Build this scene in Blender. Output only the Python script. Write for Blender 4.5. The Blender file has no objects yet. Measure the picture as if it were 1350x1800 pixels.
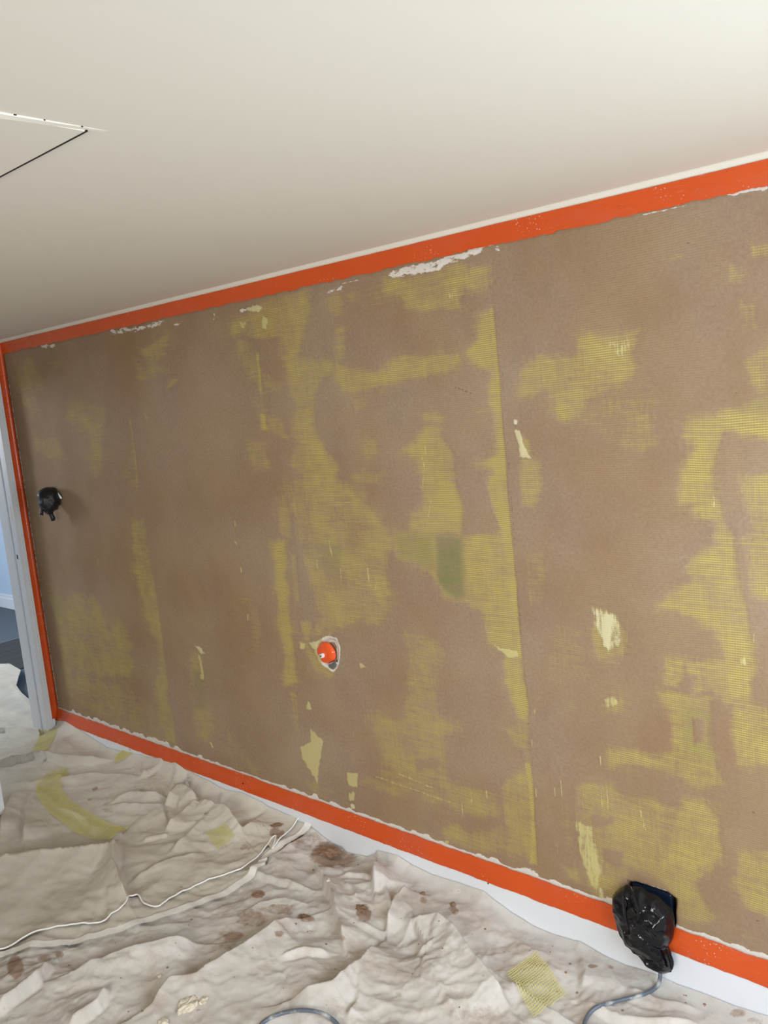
import bpy, bmesh, math, random
import numpy as np
from mathutils import Matrix, Vector
random.seed(7)
S = bpy.context.scene
C = S.collection
# ------------------------------------------------------------------ camera
F, YAW, PITCH, ROLL, CX, CY, CZ = 1511.2442, -0.7375, -0.1402, -0.0953, 4.6225, -2.1736, 1.7922
def cam_rows():
    cy, sy = math.cos(YAW), math.sin(YAW)
    f = np.array([sy, cy, 0]); r = np.array([cy, -sy, 0]); u = np.array([0, 0, 1.])
    cp, sp = math.cos(PITCH), math.sin(PITCH)
    f2 = f*cp + u*sp; u2 = u*cp - f*sp
    cr, sr = math.cos(ROLL), math.sin(ROLL)
    return np.array([r*cr + u2*sr, -(u2*cr - r*sr), f2])
RR = cam_rows(); O = np.array([CX, CY, CZ])
def unproj(x, y, ax, val):
    """survey helper: where the sight line of a photo pixel meets a real plane of the room"""
    d = RR.T @ np.array([(x-675)/F, (y-900)/F, 1.]); t = (val-O[ax])/d[ax]
    return O + d*t
def proj(P):
    q = RR @ (P-O).T
    return 675+F*q[0]/q[2], 900+F*q[1]/q[2]
cd = bpy.data.cameras.new('camera'); cam = bpy.data.objects.new('camera', cd); C.objects.link(cam)
cd.sensor_fit = 'VERTICAL'; cd.sensor_height = 36; cd.lens = F/1800*36; cd.clip_start = .02
M = Matrix([[*RR[0]], [*(-RR[1])], [*(-RR[2])]]).transposed().to_4x4(); M.translation = O
cam.matrix_world = M; S.camera = cam
# ------------------------------------------------------------------ world, lights, exposure
w = bpy.data.worlds.new('world'); S.world = w; w.use_nodes = True
w.node_tree.nodes['Background'].inputs[0].default_value = (.62, .78, 1, 1)
w.node_tree.nodes['Background'].inputs[1].default_value = 1.0
def area(name, loc, tgt, sx, sy, power, col, spread=170):
    l = bpy.data.lights.new(name, 'AREA'); l.shape = 'RECTANGLE'; l.size = sx; l.size_y = sy
    l.energy = power; l.color = col; l.spread = math.radians(spread)
    o = bpy.data.objects.new(name, l); C.objects.link(o); o.location = loc
    o.rotation_euler = (Vector(tgt)-Vector(loc)).to_track_quat('-Z', 'Y').to_euler(); return o
area('window_daylight', (5.32, -1.10, 1.25), (3.2, -.8, .9), 1.5, 1.15, 61, (.80, .90, 1.0))
area('front_window_daylight', (4.3, -4.1, 1.4), (2.3, -.1, .6), 1.5, 1.1, 31, (1.0, .93, .84), 105)
area('hall_daylight', (-2.6, -1.4, 2.0), (-2.4, 1.2, .5), 1.2, 1.0, 70, (.97, .98, 1.0))
S.view_settings.view_transform = 'Standard'; S.view_settings.look = 'None'
S.view_settings.gamma = 1; S.view_settings.use_curve_mapping = False
S.view_settings.exposure = 0.0
# ------------------------------------------------------------------ noise helpers
def hsh(ix, iy, s):
    n = (ix.astype(np.int64)*374761393 + iy.astype(np.int64)*668265263 + s*974711) & 0x7fffffff
    n = ((n ^ (n >> 13))*1274126177) & 0x7fffffff
    n = (n ^ (n >> 16)) & 0xffff
    return n/65535.
def vn(x, y, s=0):
    ix = np.floor(x); iy = np.floor(y); fx = x-ix; fy = y-iy
    fx = fx*fx*(3-2*fx); fy = fy*fy*(3-2*fy)
    a = hsh(ix, iy, s); b = hsh(ix+1, iy, s); c = hsh(ix, iy+1, s); d = hsh(ix+1, iy+1, s)
    return (a*(1-fx)+b*fx)*(1-fy)+(c*(1-fx)+d*fx)*fy
def fbm(x, y, s=0, o=4):
    r = 0; a = .5
    for k in range(o):
        r = r+a*vn(x*2**k+17*k, y*2**k-9*k, s+k); a *= .5
    return r
def crumple(x, y, s=0, n=6, base=1.0):
    """paper-like creases: sharp ridges of warped triangle waves"""
    r = np.zeros_like(x); rng = np.random.RandomState(s)
    for k in range(n):
        a = rng.uniform(0, math.pi); f = base*(1.0+.55*k)
        u = x*math.cos(a)+y*math.sin(a); v = -x*math.sin(a)+y*math.cos(a)
        u = u+.55/f*(fbm(x*f*.7, y*f*.7, s+k, 2)-.4)*3
        t = u*f+rng.uniform(0, 9); tri = np.abs((t % 1)*2-1)
        amp = np.clip(vn(u*f*.8+3*k, v*f*.6, s+30+k)*2.2-.75, 0, 1)
        r += (1-tri)**1.6*amp/(1+.5*k)
    return r
def facets(x, y, s, n, base):
    """flat cloth planes meeting in straight creases"""
    r = np.zeros_like(x); rng = np.random.RandomState(s)
    for k in range(n):
        a = rng.uniform(0, math.pi); f = base*(1+.4*k); u = x*math.cos(a)+y*math.sin(a); v = -x*math.sin(a)+y*math.cos(a)
        u = u+.5/f*(vn(x*f*.8, y*f*.8, s+k)-.5)*2
        tri = np.abs(((u*f+rng.uniform(0, 9)) % 1)*2-1); amp = np.clip(vn(u*f*.5+3*k, v*f*.45, s+30+k)*3-1.1, 0, 1)
        r += np.maximum(.75-tri, 0)**1.15*amp/(1+.35*k)
    return r
def sst(a, b, v):
    t = np.clip((v-a)/(b-a+1e-9), 0, 1); return t*t*(3-2*t)
def poly_sd(X, Y, pts):
    inside = np.zeros(X.shape, bool); d = np.full(X.shape, 1e9); n = len(pts)
    for i in range(n):
        x0, y0 = pts[i]; x1, y1 = pts[(i+1) % n]
        if y0 != y1:
            inside ^= ((y0 > Y) != (y1 > Y)) & (X < (x1-x0)*(Y-y0)/(y1-y0)+x0)
        dx, dy = x1-x0, y1-y0; t = np.clip(((X-x0)*dx+(Y-y0)*dy)/(dx*dx+dy*dy+1e-12), 0, 1)
        d = np.minimum(d, np.hypot(X-x0-t*dx, Y-y0-t*dy))
    return np.where(inside, d, -d)
# ------------------------------------------------------------------ material helpers
def srgb(r, g, b):
    f = lambda c: (c/255/12.92) if c/255 <= .04045 else ((c/255+.055)/1.055)**2.4
    return (f(r), f(g), f(b), 1)
class NT:
    def __init__(s, name, rough=.6, spec=.3):
        s.m = bpy.data.materials.new(name); s.m.use_nodes = True; s.t = s.m.node_tree
        s.b = s.t.nodes['Principled BSDF']; s.b.inputs['Roughness'].default_value = rough
        s.b.inputs['Specular IOR Level'].default_value = spec
    def n(s, typ, props=None, **kw):
        nd = s.t.nodes.new(typ)
        for k, v in (props or {}).items(): setattr(nd, k, v)
        for k, v in kw.items(): s.put(nd.inputs[int(k[1:])] if k[0] == '_' and k[1:].isdigit() else nd.inputs[k.replace('__', ' ')], v)
        return nd
    def put(s, sock, v):
        if isinstance(v, bpy.types.NodeSocket): s.t.links.new(v, sock)
        elif isinstance(v, bpy.types.Node): s.t.links.new(v.outputs[0], sock)
        else: sock.default_value = v
    def math(s, op, a, b=0., c=0.): return s.n('ShaderNodeMath', {'operation': op}, _0=a, _1=b, _2=c).outputs[0]
    def mix(s, f, a, b, mode='MIX'):
        nd = s.n('ShaderNodeMix', {'data_type': 'RGBA', 'blend_type': mode}); s.put(nd.inputs[0], f); s.put(nd.inputs[6], a); s.put(nd.inputs[7], b)
        return nd.outputs[2]
    def coord(s, scale=(1, 1, 1), kind='Object'):
        tc = s.n('ShaderNodeTexCoord'); mp = s.n('ShaderNodeMapping'); s.put(mp.inputs[0], tc.outputs[kind]); mp.inputs[3].default_value = scale
        return mp.outputs[0]
    def noise(s, scale, vec=None, detail=4, rough=.55):
        nd = s.n('ShaderNodeTexNoise'); nd.inputs['Scale'].default_value = scale; nd.inputs['Detail'].default_value = detail; nd.inputs['Roughness'].default_value = rough
        s.put(nd.inputs['Vector'], vec if vec is not None else s.coord()); return nd.outputs[0]
    def ramp(s, v, a, b, ca=0., cb=1.):
        nd = s.n('ShaderNodeMapRange', {'clamp': True}); s.put(nd.inputs[0], v)
        for i, q in enumerate((a, b, ca, cb)): nd.inputs[i+1].default_value = q
        return nd.outputs[0]
    def color(s, v): s.put(s.b.inputs['Base Color'], v); return s
    def rough(s, v): s.put(s.b.inputs['Roughness'], v); return s
    def bump(s, h, st=.3, dist=.002):
        nd = s.n('ShaderNodeBump'); nd.inputs['Strength'].default_value = st; nd.inputs['Distance'].default_value = dist
        s.put(nd.inputs['Height'], h); s.put(s.b.inputs['Normal'], nd.outputs[0]); return s
    def attr(s, name):
        return s.n('ShaderNodeAttribute', {'attribute_name': name})
def paint(name, rgb, rough=.6, var=.06, bump=.15, scale=3):
    t = NT(name, rough); n = t.noise(scale, detail=6)
    c = srgb(*rgb); d = tuple(k*(1-var) for k in c[:3])+(1,)
    t.color(t.mix(n, c, d)); t.bump(t.noise(160, detail=3), bump, .001); return t.m
# ------------------------------------------------------------------ object helpers
def link(name, me, mat=None, parent=None, loc=None):
    o = bpy.data.objects.new(name, me); C.objects.link(o)
    if mat: me.materials.append(mat)
    if parent: o.parent = parent
    if loc is not None: o.location = loc
    return o
def tag(o, label=None, cat=None, group=None, kind=None):
    for k, v in (('label', label), ('category', cat), ('group', group), ('kind', kind)):
        if v: o[k] = v
    return o
def empty(name, loc, label, cat, group=None):
    o = bpy.data.objects.new(name, None); C.objects.link(o); o.location = loc; o.empty_display_size = .05
    return tag(o, label, cat, group)
def bm_obj(name, bm, mat, parent=None, loc=None, smooth=False):
    me = bpy.data.meshes.new(name); bm.normal_update(); bm.to_mesh(me); bm.free()
    if smooth:
        for p in me.polygons: p.use_smooth = True
    return link(name, me, mat, parent, loc)
def add_box(bm, x0, x1, y0, y1, z0, z1, bev=0):
    r = bmesh.ops.create_cube(bm, size=1)
    bmesh.ops.scale(bm, verts=r['verts'], vec=(x1-x0, y1-y0, z1-z0))
    bmesh.ops.translate(bm, verts=r['verts'], vec=((x0+x1)/2, (y0+y1)/2, (z0+z1)/2))
    if bev:
        ed = list({e for v in r['verts'] for e in v.link_edges}); bmesh.ops.bevel(bm, geom=ed, offset=bev, segments=2, profile=.5, affect='EDGES')
def box(name, b, mat, parent=None, bev=0, kind=None):
    bm = bmesh.new(); add_box(bm, *b, bev=bev); o = bm_obj(name, bm, mat, parent)
    if kind: o['kind'] = kind
    return o
def grid_obj(name, P, mat, parent=None, smooth=True, attrs=None, keep=None):
    """P: (n,m,3) array of points -> quad grid"""
    n, m = P.shape[:2]; me = bpy.data.meshes.new(name)
    i = np.arange(n*m).reshape(n, m)
    q = np.stack([i[:-1, :-1], i[1:, :-1], i[1:, 1:], i[:-1, 1:]], -1).reshape(-1, 4)
    if keep is not None: q = q[keep.reshape(-1)]
    me.vertices.add(n*m); me.vertices.foreach_set('co', P.reshape(-1).astype(np.float32))
    me.loops.add(len(q)*4); me.loops.foreach_set('vertex_index', q.reshape(-1).astype(np.int32))
    me.polygons.add(len(q)); me.polygons.foreach_set('loop_start', np.arange(len(q), dtype=np.int32)*4)
    me.polygons.foreach_set('loop_total', np.full(len(q), 4, np.int32))
    me.polygons.foreach_set('use_smooth', np.full(len(q), smooth, bool))
    me.update(calc_edges=True)
    for k, v in (attrs or {}).items():
        a = me.color_attributes.new(k, 'FLOAT_COLOR', 'POINT'); a.data.foreach_set('color', v.reshape(-1).astype(np.float32))
    return link(name, me, mat, parent)
def tube(name, pts, r, mat, parent=None, nseg=10, sub=10, rf=None):
    pts = [Vector(p) for p in pts]; path = []
    for i in range(len(pts)-1):
        p0 = pts[max(i-1, 0)]; p1 = pts[i]; p2 = pts[i+1]; p3 = pts[min(i+2, len(pts)-1)]
        for k in range(sub):
            t = k/sub; path.append(.5*((2*p1)+(-p0+p2)*t+(2*p0-5*p1+4*p2-p3)*t*t+(-p0+3*p1-3*p2+p3)*t**3))
    path.append(pts[-1]); bm = bmesh.new(); rings = []
    for i, p in enumerate(path):
        d = (path[min(i+1, len(path)-1)]-path[max(i-1, 0)]).normalized()
        a = d.cross(Vector((.13, .21, 1))).normalized(); b = d.cross(a); rr = r*(rf(i/(len(path)-1)) if rf else 1)
        rings.append([bm.verts.new(p+rr*(math.cos(t)*a+math.sin(t)*b)) for t in [2*math.pi*j/nseg for j in range(nseg)]])
    for A, B in zip(rings, rings[1:]):
        for j in range(nseg): bm.faces.new((A[j], A[(j+1) % nseg], B[(j+1) % nseg], B[j]))
    bm.faces.new(rings[0][::-1]); bm.faces.new(rings[-1])
    return bm_obj(name, bm, mat, parent, smooth=True)
# ------------------------------------------------------------------ materials
ceil_mat = paint('ceiling_paint', (226, 219, 205), .7, .05, .12, 1.4)
white = paint('white_gloss_paint', (228, 232, 238), .32, .04, .08, 4)
white_old = paint('worn_white_gloss', (222, 224, 226), .4, .10, .15, 9)
roomwall = paint('room_wall_paint', (214, 206, 190), .75)
hall_paint = paint('pale_hall_paint', (188, 212, 236), .7)
hall_white = paint('hall_skirting_white', (225, 235, 245), .35)
# carpets
t = NT('grey_carpet', .95, .1); t.color(t.mix(t.noise(220, detail=2), srgb(84, 92, 100), srgb(120, 130, 140))); t.bump(t.noise(400, detail=2), .8, .004); carpet = t.m
t = NT('dark_floor_boards', .55); t.color(t.mix(t.noise(4, t.coord((1, 12, 1))), srgb(52, 48, 44), srgb(74, 70, 66))); boards = t.m
# orange tape
t = NT('orange_tape', .26, .55)
n1 = t.noise(6, t.coord((1, 1, 1)), 5); dust = t.ramp(t.noise(3.2, t.coord((1, 1, 2.5)), 5), .52, .70)
vor = t.n('ShaderNodeTexVoronoi'); vor.inputs['Scale'].default_value = 105; t.put(vor.inputs['Vector'], t.coord((1, 1, 1)))
bub = t.math('MULTIPLY', t.ramp(vor.outputs['Distance'], .10, .24, 1, 0), t.ramp(t.noise(5, detail=3), .55, .62))
smear = t.math('MULTIPLY', t.ramp(t.noise(26, t.coord((1, 1, 4)), 6, .7), .60, .72), t.ramp(t.noise(2.3, detail=2), .48, .62))
c = t.mix(n1, srgb(200, 74, 24), srgb(214, 88, 32)); c = t.mix(t.math('MULTIPLY', dust, .38), c, srgb(190, 84, 62))
c = t.mix(t.math('MULTIPLY', smear, .45), c, srgb(205, 150, 130)); c = t.mix(t.math('MULTIPLY', bub, .65), c, srgb(236, 205, 190))
t.color(c); t.rough(t.ramp(dust, 0, 1, .24, .55)); t.bump(t.noise(40, t.coord((1, 1, 3)), 4), .25, .003); orange = t.m
# wall plaster over yellow mesh
t = NT('plaster_over_yellow_mesh', .8, .22)
at = t.attr('cover'); sp = t.n('ShaderNodeSeparateColor'); t.put(sp.inputs[0], at.outputs[0]); at2 = t.attr('extra'); sp2 = t.n('ShaderNodeSeparateColor'); t.put(sp2.inputs[0], at2.outputs[0])
tc = t.n('ShaderNodeTexCoord'); sx = t.n('ShaderNodeSeparateXYZ'); t.put(sx.inputs[0], tc.outputs['Object'])
wob = t.math('MULTIPLY', t.math('SUBTRACT', t.noise(2.0, detail=2), .5), .030)
def thread(coord, pitch):
    v = t.math('FRACT', t.math('DIVIDE', t.math('ADD', coord, wob), pitch))
    return t.ramp(t.math('ABSOLUTE', t.math('SUBTRACT', v, .5)), .16, .34, 1, 0)
th = thread(sx.outputs['Z'], .0062); tv = thread(sx.outputs['X'], .0066)
hs = t.noise(30, t.coord((.28, 1, 3.4)), 4, .65); vs = t.noise(26, t.coord((4.0, 1, .35)), 5, .7); cl = t.noise(7, detail=6, rough=.66)
yl = sp.outputs[0]; cl2 = t.noise(48, detail=5, rough=.75)
edge = t.math('ADD', t.math('MULTIPLY', t.math('SUBTRACT', cl, .5), 2.2), t.math('ADD', t.math('MULTIPLY', t.math('SUBTRACT', hs, .5), 1.7), t.math('MULTIPLY', t.math('SUBTRACT', vs, .5), 1.4)))
m = t.ramp(t.math('ADD', yl, t.math('MULTIPLY', edge, t.ramp(yl, 0, .35, .30, .75))), .18, 1.0)
net = t.math('MAXIMUM', th, t.math('MULTIPLY', tv, .45))
mm = t.math('MULTIPLY', m, t.math('ADD', .20, t.math('MULTIPLY', net, .78)))
brown = t.mix(t.ramp(t.noise(1.5, detail=5, rough=.6), .35, .65), srgb(149, 121, 91), srgb(160, 138, 118)); brown = t.mix(t.math('MULTIPLY', t.ramp(t.noise(90, detail=5, rough=.75), .38, .66), .42), brown, srgb(118, 98, 78)); brown = t.mix(t.ramp(t.noise(5, detail=6, rough=.7), .52, .72, 0, .3), brown, srgb(132, 110, 90))
# faint mesh ghost showing through thin plaster
ghost = t.math('MULTIPLY', t.math('MULTIPLY', net, t.ramp(t.noise(3.2, detail=4), .42, .62)), .26)
brown = t.mix(ghost, brown, srgb(178, 158, 118))
spots = t.ramp(t.noise(46, detail=2), .735, .775); brown = t.mix(t.math('MULTIPLY', spots, .5), brown, srgb(92, 66, 54))
c = t.mix(mm, brown, t.mix(sp2.outputs[0], srgb(191, 175, 98), srgb(118, 132, 80)))
c = t.mix(t.math('MULTIPLY', m, t.math('MULTIPLY', t.math('SUBTRACT', 1., net), .34)), c, srgb(118, 98, 58))
pal = t.ramp(t.math('ADD', sp.outputs[1], t.math('MULTIPLY', t.math('SUBTRACT', t.math('ADD', t.math('MULTIPLY', vs, .6), t.math('MULTIPLY', cl2, .4)), .5), t.ramp(sp.outputs[1], 0, .2, 0, 2.6))), .30, .62)
c = t.mix(t.math('MULTIPLY', pal, .72), c, t.mix(sp2.outputs[1], srgb(200, 190, 130), srgb(236, 234, 212)))
chn = t.noise(38, t.coord((.7, 1, 1.8)), 6, .72)
chip = t.ramp(t.math('ADD', sp.outputs[2], t.math('MULTIPLY', t.math('SUBTRACT', chn, .5), t.ramp(sp.outputs[2], 0, .15, 0, 2.2))), .42, .50)
c = t.mix(chip, c, t.mix(t.noise(120, detail=3), srgb(232, 228, 222), srgb(196, 186, 172)))
crk = t.ramp(t.math('ADD', sp2.outputs[2], t.math('MULTIPLY', t.math('SUBTRACT', t.noise(90, detail=3), .5), .9)), .45, .75)
c = t.mix(t.math('MULTIPLY', crk, t.math('MULTIPLY', t.ramp(sp2.outputs[2], .02, .2), .8)), c, srgb(70, 52, 40))
t.color(c)
hgt = t.math('ADD', t.math('MULTIPLY', mm, .35), t.math('ADD', t.math('MULTIPLY', t.noise(130, detail=4), .25), t.math('MULTIPLY', t.math('ADD', pal, chip), .9)))
t.bump(hgt, .45, .0014); plaster = t.m
# dust sheets
def sheet_mat(name, ca, cb, dirt):
    t = NT(name, .88, .15)
    at = t.attr('dirt'); sp = t.n('ShaderNodeSeparateColor'); t.put(sp.inputs[0], at.outputs[0])
    c = t.mix(t.ramp(t.noise(3.0, detail=6, rough=.65), .35, .65), srgb(*ca), srgb(*cb))
    pk = t.ramp(t.noise(9, detail=7, rough=.7), .50, .66); c = t.mix(t.math('MULTIPLY', pk, dirt*.55), c, srgb(176, 158, 144))
    fl = t.ramp(t.noise(30, detail=5, rough=.75), .66, .74); c = t.mix(t.math('MULTIPLY', fl, dirt*.8), c, srgb(146, 118, 98))
    dd = t.ramp(t.math('ADD', sp.outputs[0], t.math('MULTIPLY', t.math('SUBTRACT', t.noise(34, detail=7, rough=.72), .5), t.ramp(sp.outputs[0], 0, .2, 0, 1.4))), .32, .75)
    c = t.mix(t.math('MULTIPLY', dd, .85), c, srgb(152, 125, 106))
    ww = t.ramp(t.math('ADD', sp.outputs[1], t.math('MULTIPLY', t.math('SUBTRACT', t.noise(60, detail=6, rough=.72), .5), t.ramp(sp.outputs[1], 0, .2, 0, 1.5))), .35, .6)
    c = t.mix(t.math('MULTIPLY', ww, .7), c, srgb(214, 206, 196))
    t.color(c); t.bump(t.math('ADD', t.noise(60, detail=5, rough=.65), t.math('MULTIPLY', t.noise(420, detail=2), .25)), .22, .003)
    return t.m
sheetA = sheet_mat('dirty_cotton_sheet', (214, 210, 204), (196, 190, 182), 1.0)
sheetB = sheet_mat('cotton_sheet', (214, 209, 197), (198, 191, 178), .35)
hem_m = paint('sheet_hem', (240, 238, 232), .75, .03)
# black plastic
t = NT('black_bin_bag', .16, .45); t.color((.003, .0035, .006, 1)); t.bump(t.noise(22, t.coord((1, 1, .5)), 4, .6), .35, .008); bag_m = t.m
t = NT('dull_black_bag', .42, .4); t.color((.007, .007, .008, 1)); t.bump(t.noise(40, detail=5), .5, .005); bag2_m = t.m
t = NT('navy_plastic', .35); t.color(srgb(24, 34, 52)); navy = t.m
t = NT('grey_cable_rubber', .38, .5); t.color(t.mix(t.ramp(t.noise(24, detail=5), .52, .64), srgb(96, 104, 116), srgb(170, 172, 172))); cable_m = t.m
t = NT('yellow_scrim', .6); t.color(t.mix(t.noise(20, detail=3), srgb(210, 199, 96), srgb(222, 214, 128))); scrim = t.m
t = NT('brown_plaster_lump', .9, .1); t.color(t.mix(t.noise(90, detail=5), srgb(156, 128, 106), srgb(128, 102, 84))); t.bump(t.noise(160, detail=4), .8, .003); mud = t.m
t = NT('pale_plaster_flake', .8, .1); t.color(t.mix(t.noise(60, detail=5), srgb(232, 226, 208), srgb(200, 188, 166))); t.bump(t.noise(120, detail=4), .8, .003); flake_m = t.m
t = NT('glossy_white', .3); t.color(srgb(235, 235, 235)); gw = t.m
t = NT('dark_gap', .8); t.color(srgb(38, 34, 30)); gap = t.m
t = NT('orange_gloss', .2, .6); t.color(t.mix(t.noise(40, detail=3), srgb(222, 78, 26), srgb(236, 96, 44))); t.bump(t.noise(45, detail=2), .5, .004); orange_g = t.m
t = NT('brushed_grey_metal', .3); t.color(srgb(150, 150, 148)); t.b.inputs['Metallic'].default_value = .8; metal = t.m
# ================================================================== ROOM SHELL
ZC = 2.25
box('floor', (-.1, 5.8, -3.9, .1, -.1, 0), boards, kind='structure')
box('ceiling', (-.1, 5.8, -3.9, .1, ZC, ZC+.1), ceil_mat, kind='structure')
# left wall with the doorway beside the corner
bm = bmesh.new(); DY0, DY1, DZ = -.86, -.08, 2.0
add_box(bm, -.143, 0, DY1+.018, .0, 0, ZC); add_box(bm, -.143, -.001, 0, .12, 0, ZC); add_box(bm, -.145, 0, -3.9, DY0, 0, ZC); add_box(bm, -.145, 0, DY0, DY1, DZ, ZC)
o = bm_obj('wall_left', bm, roomwall); o['kind'] = 'structure'
# right and front walls with window openings
def wall_open(name, ax, c0, c1, a0, a1, wa0, wa1, wz0, wz1):
    bm = bmesh.new()
    def b(p0, p1, z0, z1):
        if ax == 'x': add_box(bm, c0, c1, p0, p1, z0, z1)
        else: add_box(bm, p0, p1, c0, c1, z0, z1)
    b(a0, wa0, 0, ZC); b(wa1, a1, 0, ZC); b(wa0, wa1, 0, wz0); b(wa0, wa1, wz1, ZC)
    o = bm_obj(name, bm, roomwall); o['kind'] = 'structure'; return o
wall_open('wall_right', 'x', 5.2, 5.3, -3.9, .0, -1.9, -.3, .7, 2.0)
wall_open('wall_front', 'y', -4.02, -3.9, -.1, 5.8, 3.4, 5.0, .8, 2.0)
for nm, ax in (('window_1', 'x'), ('window_2', 'y')):
    bm = bmesh.new()
    def b(a0, a1, z0, z1):
        if ax == 'x': add_box(bm, 5.23, 5.27, a0, a1, z0, z1)
        else: add_box(bm, a0, a1, -3.98, -3.93, z0, z1)
    A0, A1, Z0, Z1 = ((-1.9, -.3, .7, 2.0) if ax == 'x' else (3.4, 5.0, .8, 2.0))
    b(A0, A1, Z0, Z0+.06); b(A0, A1, Z1-.06, Z1); b(A0, A0+.06, Z0, Z1); b(A1-.06, A1, Z0, Z1); b((A0+A1)/2-.03, (A0+A1)/2+.03, Z0, Z1)
    o = bm_obj(nm, bm, white); o['kind'] = 'structure'
# hall beyond the doorway
box('floor_hall', (-5.5, -.1, -1.7, 1.6, -.1, 0), carpet, kind='structure')
box('wall_hall_far', (-5.5, 0, 1.49, 1.6, 0, 2.6), hall_paint, kind='structure')
box('wall_hall_end', (-5.6, -5.5, -1.7, 1.6, 0, 2.6), hall_paint, kind='structure')
box('wall_hall_near', (-5.5, -.145, -1.8, -1.7, 0, 2.6), hall_paint, kind='structure')
box('wall_hall_side', (-.145, -.02, .12, 1.6, 0, 2.6), hall_paint, kind='structure')
box('ceiling_hall', (-5.5, -.1, -1.7, 1.6, 2.5, 2.6), ceil_mat, kind='structure')
bm = bmesh.new(); add_box(bm, -5.5, -.145, 1.472, 1.49, 0, .105, .003); add_box(bm, -5.5, -.145, 1.478, 1.49, .10, .14, .004)
o = bm_obj('baseboard_hall', bm, hall_white); o['kind'] = 'structure'
box('trim_2', (-2.55, -2.53, -1.5, 1.47, 0, .008), metal, kind='structure')
bm = bmesh.new()
for k in range(6): add_box(bm, -2.53+k*.152, -2.53+k*.152+.149, -1.5, 1.47, 0, .006)
o = bm_obj('floor_threshold', bm, boards); o['kind'] = 'structure'
# door frame: architrave on the room side, lining, stop, strike plate
df = empty('door_frame', (0, DY1, 0), 'white painted doorway frame with worn gloss beside the orange taped corner', 'door frame')
df.name = 'door_1'; df['kind'] = 'structure'
for k in ('label', 'category'): del df[k]
def dpart(name, b, mat, bev=.0015):
    bm = bmesh.new(); add_box(bm, b[0], b[1], b[2]-DY1, b[3]-DY1, b[4], b[5], bev=bev); return bm_obj(name, bm, mat, df)
dpart('architrave', (0, .014, -.080, -.044, .0, 2.06), white_old)
dpart('architrave_bead', (.0, .019, -.056, -.044, .0, 2.06), white_old)
dpart('jamb_lining', (-.145, .001, -.080, -.060, 0, 2.0), white_old)
dpart('door_stop', (-.146, -.050, -.086, -.079, 0, 2.0), white_old, .002)
dpart('plinth_block', (0, .018, -.054, -.030, .0, .135), white)
dpart('lock_mortice', (-.025, -.014, -.0818, -.0795, 1.066, 1.090), gap, 0)
dpart('strike_plate', (-.031, -.009, -.0808, -.0795, 1.050, 1.105), white_old, 0)
dpart('jamb_lining', (-.145, 0, DY0, DY0+.02, 0, 2.0), white_old)
dpart('head_lining', (-.145, 0, DY0, DY1, 1.98, 2.0), white_old)
dpart('hinge_recess', (-.020, -.004, -.0806, -.0795, 1.28, 1.36), roomwall, 0)
# open door leaf
d0 = Vector((.02, -.84, 0)); d1 = Vector((.725, -.655, 0)); dl = (d1-d0).length
dr = empty('door_leaf', d0, 'white door standing open into the room at the left edge', 'door'); dr.rotation_euler = (0, 0, math.atan2(d1.y-d0.y, d1.x-d0.x))
bm = bmesh.new(); add_box(bm, 0, dl, -.036, 0, .045, 1.99, .002); bm_obj('door_panel', bm, white, dr)
for z in (.25, 1.1):
    bm = bmesh.new()
    for x in (.12, .42):
        add_box(bm, x, x+.22, -.040, -.036, z, z+.72, .004)
    bm_obj('raised_panel', bm, white, dr)
bm = bmesh.new(); add_box(bm, dl-.10, dl-.03, -.046, -.036, .98, 1.14, .004); add_box(bm, dl-.15, dl-.045, -.075, -.060, 1.05, 1.07, .006); add_box(bm, dl-.065, dl-.045, -.062, -.046, 1.05, 1.07); bm_obj('handle', bm, metal, dr)
# ================================================================== PLASTERED WALL
XW, NX, NZ = 4.75, 950, 432
xs = np.linspace(0, XW, NX); zs = np.linspace(.10, 2.246, NZ)
GX, GZ = np.meshgrid(xs, zs, indexing='ij')
PX, PY = proj(np.stack([GX, 0*GX, GZ], -1).reshape(-1, 3)); PX = PX.reshape(GX.shape); PY = PY.reshape(GX.shape)
# slightly wavy outlines, as trowelled edges are
WX = PX+10*(fbm(GX*9, GZ*9, 5)-.47)*2; WY = PY+10*(fbm(GX*9+7, GZ*9, 6)-.47)*2
Y = np.zeros(GX.shape); PL = np.zeros(GX.shape); CH = np.zeros(GX.shape); GR = np.zeros(GX.shape); WH = np.zeros(GX.shape); CK = np.zeros(GX.shape)
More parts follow.
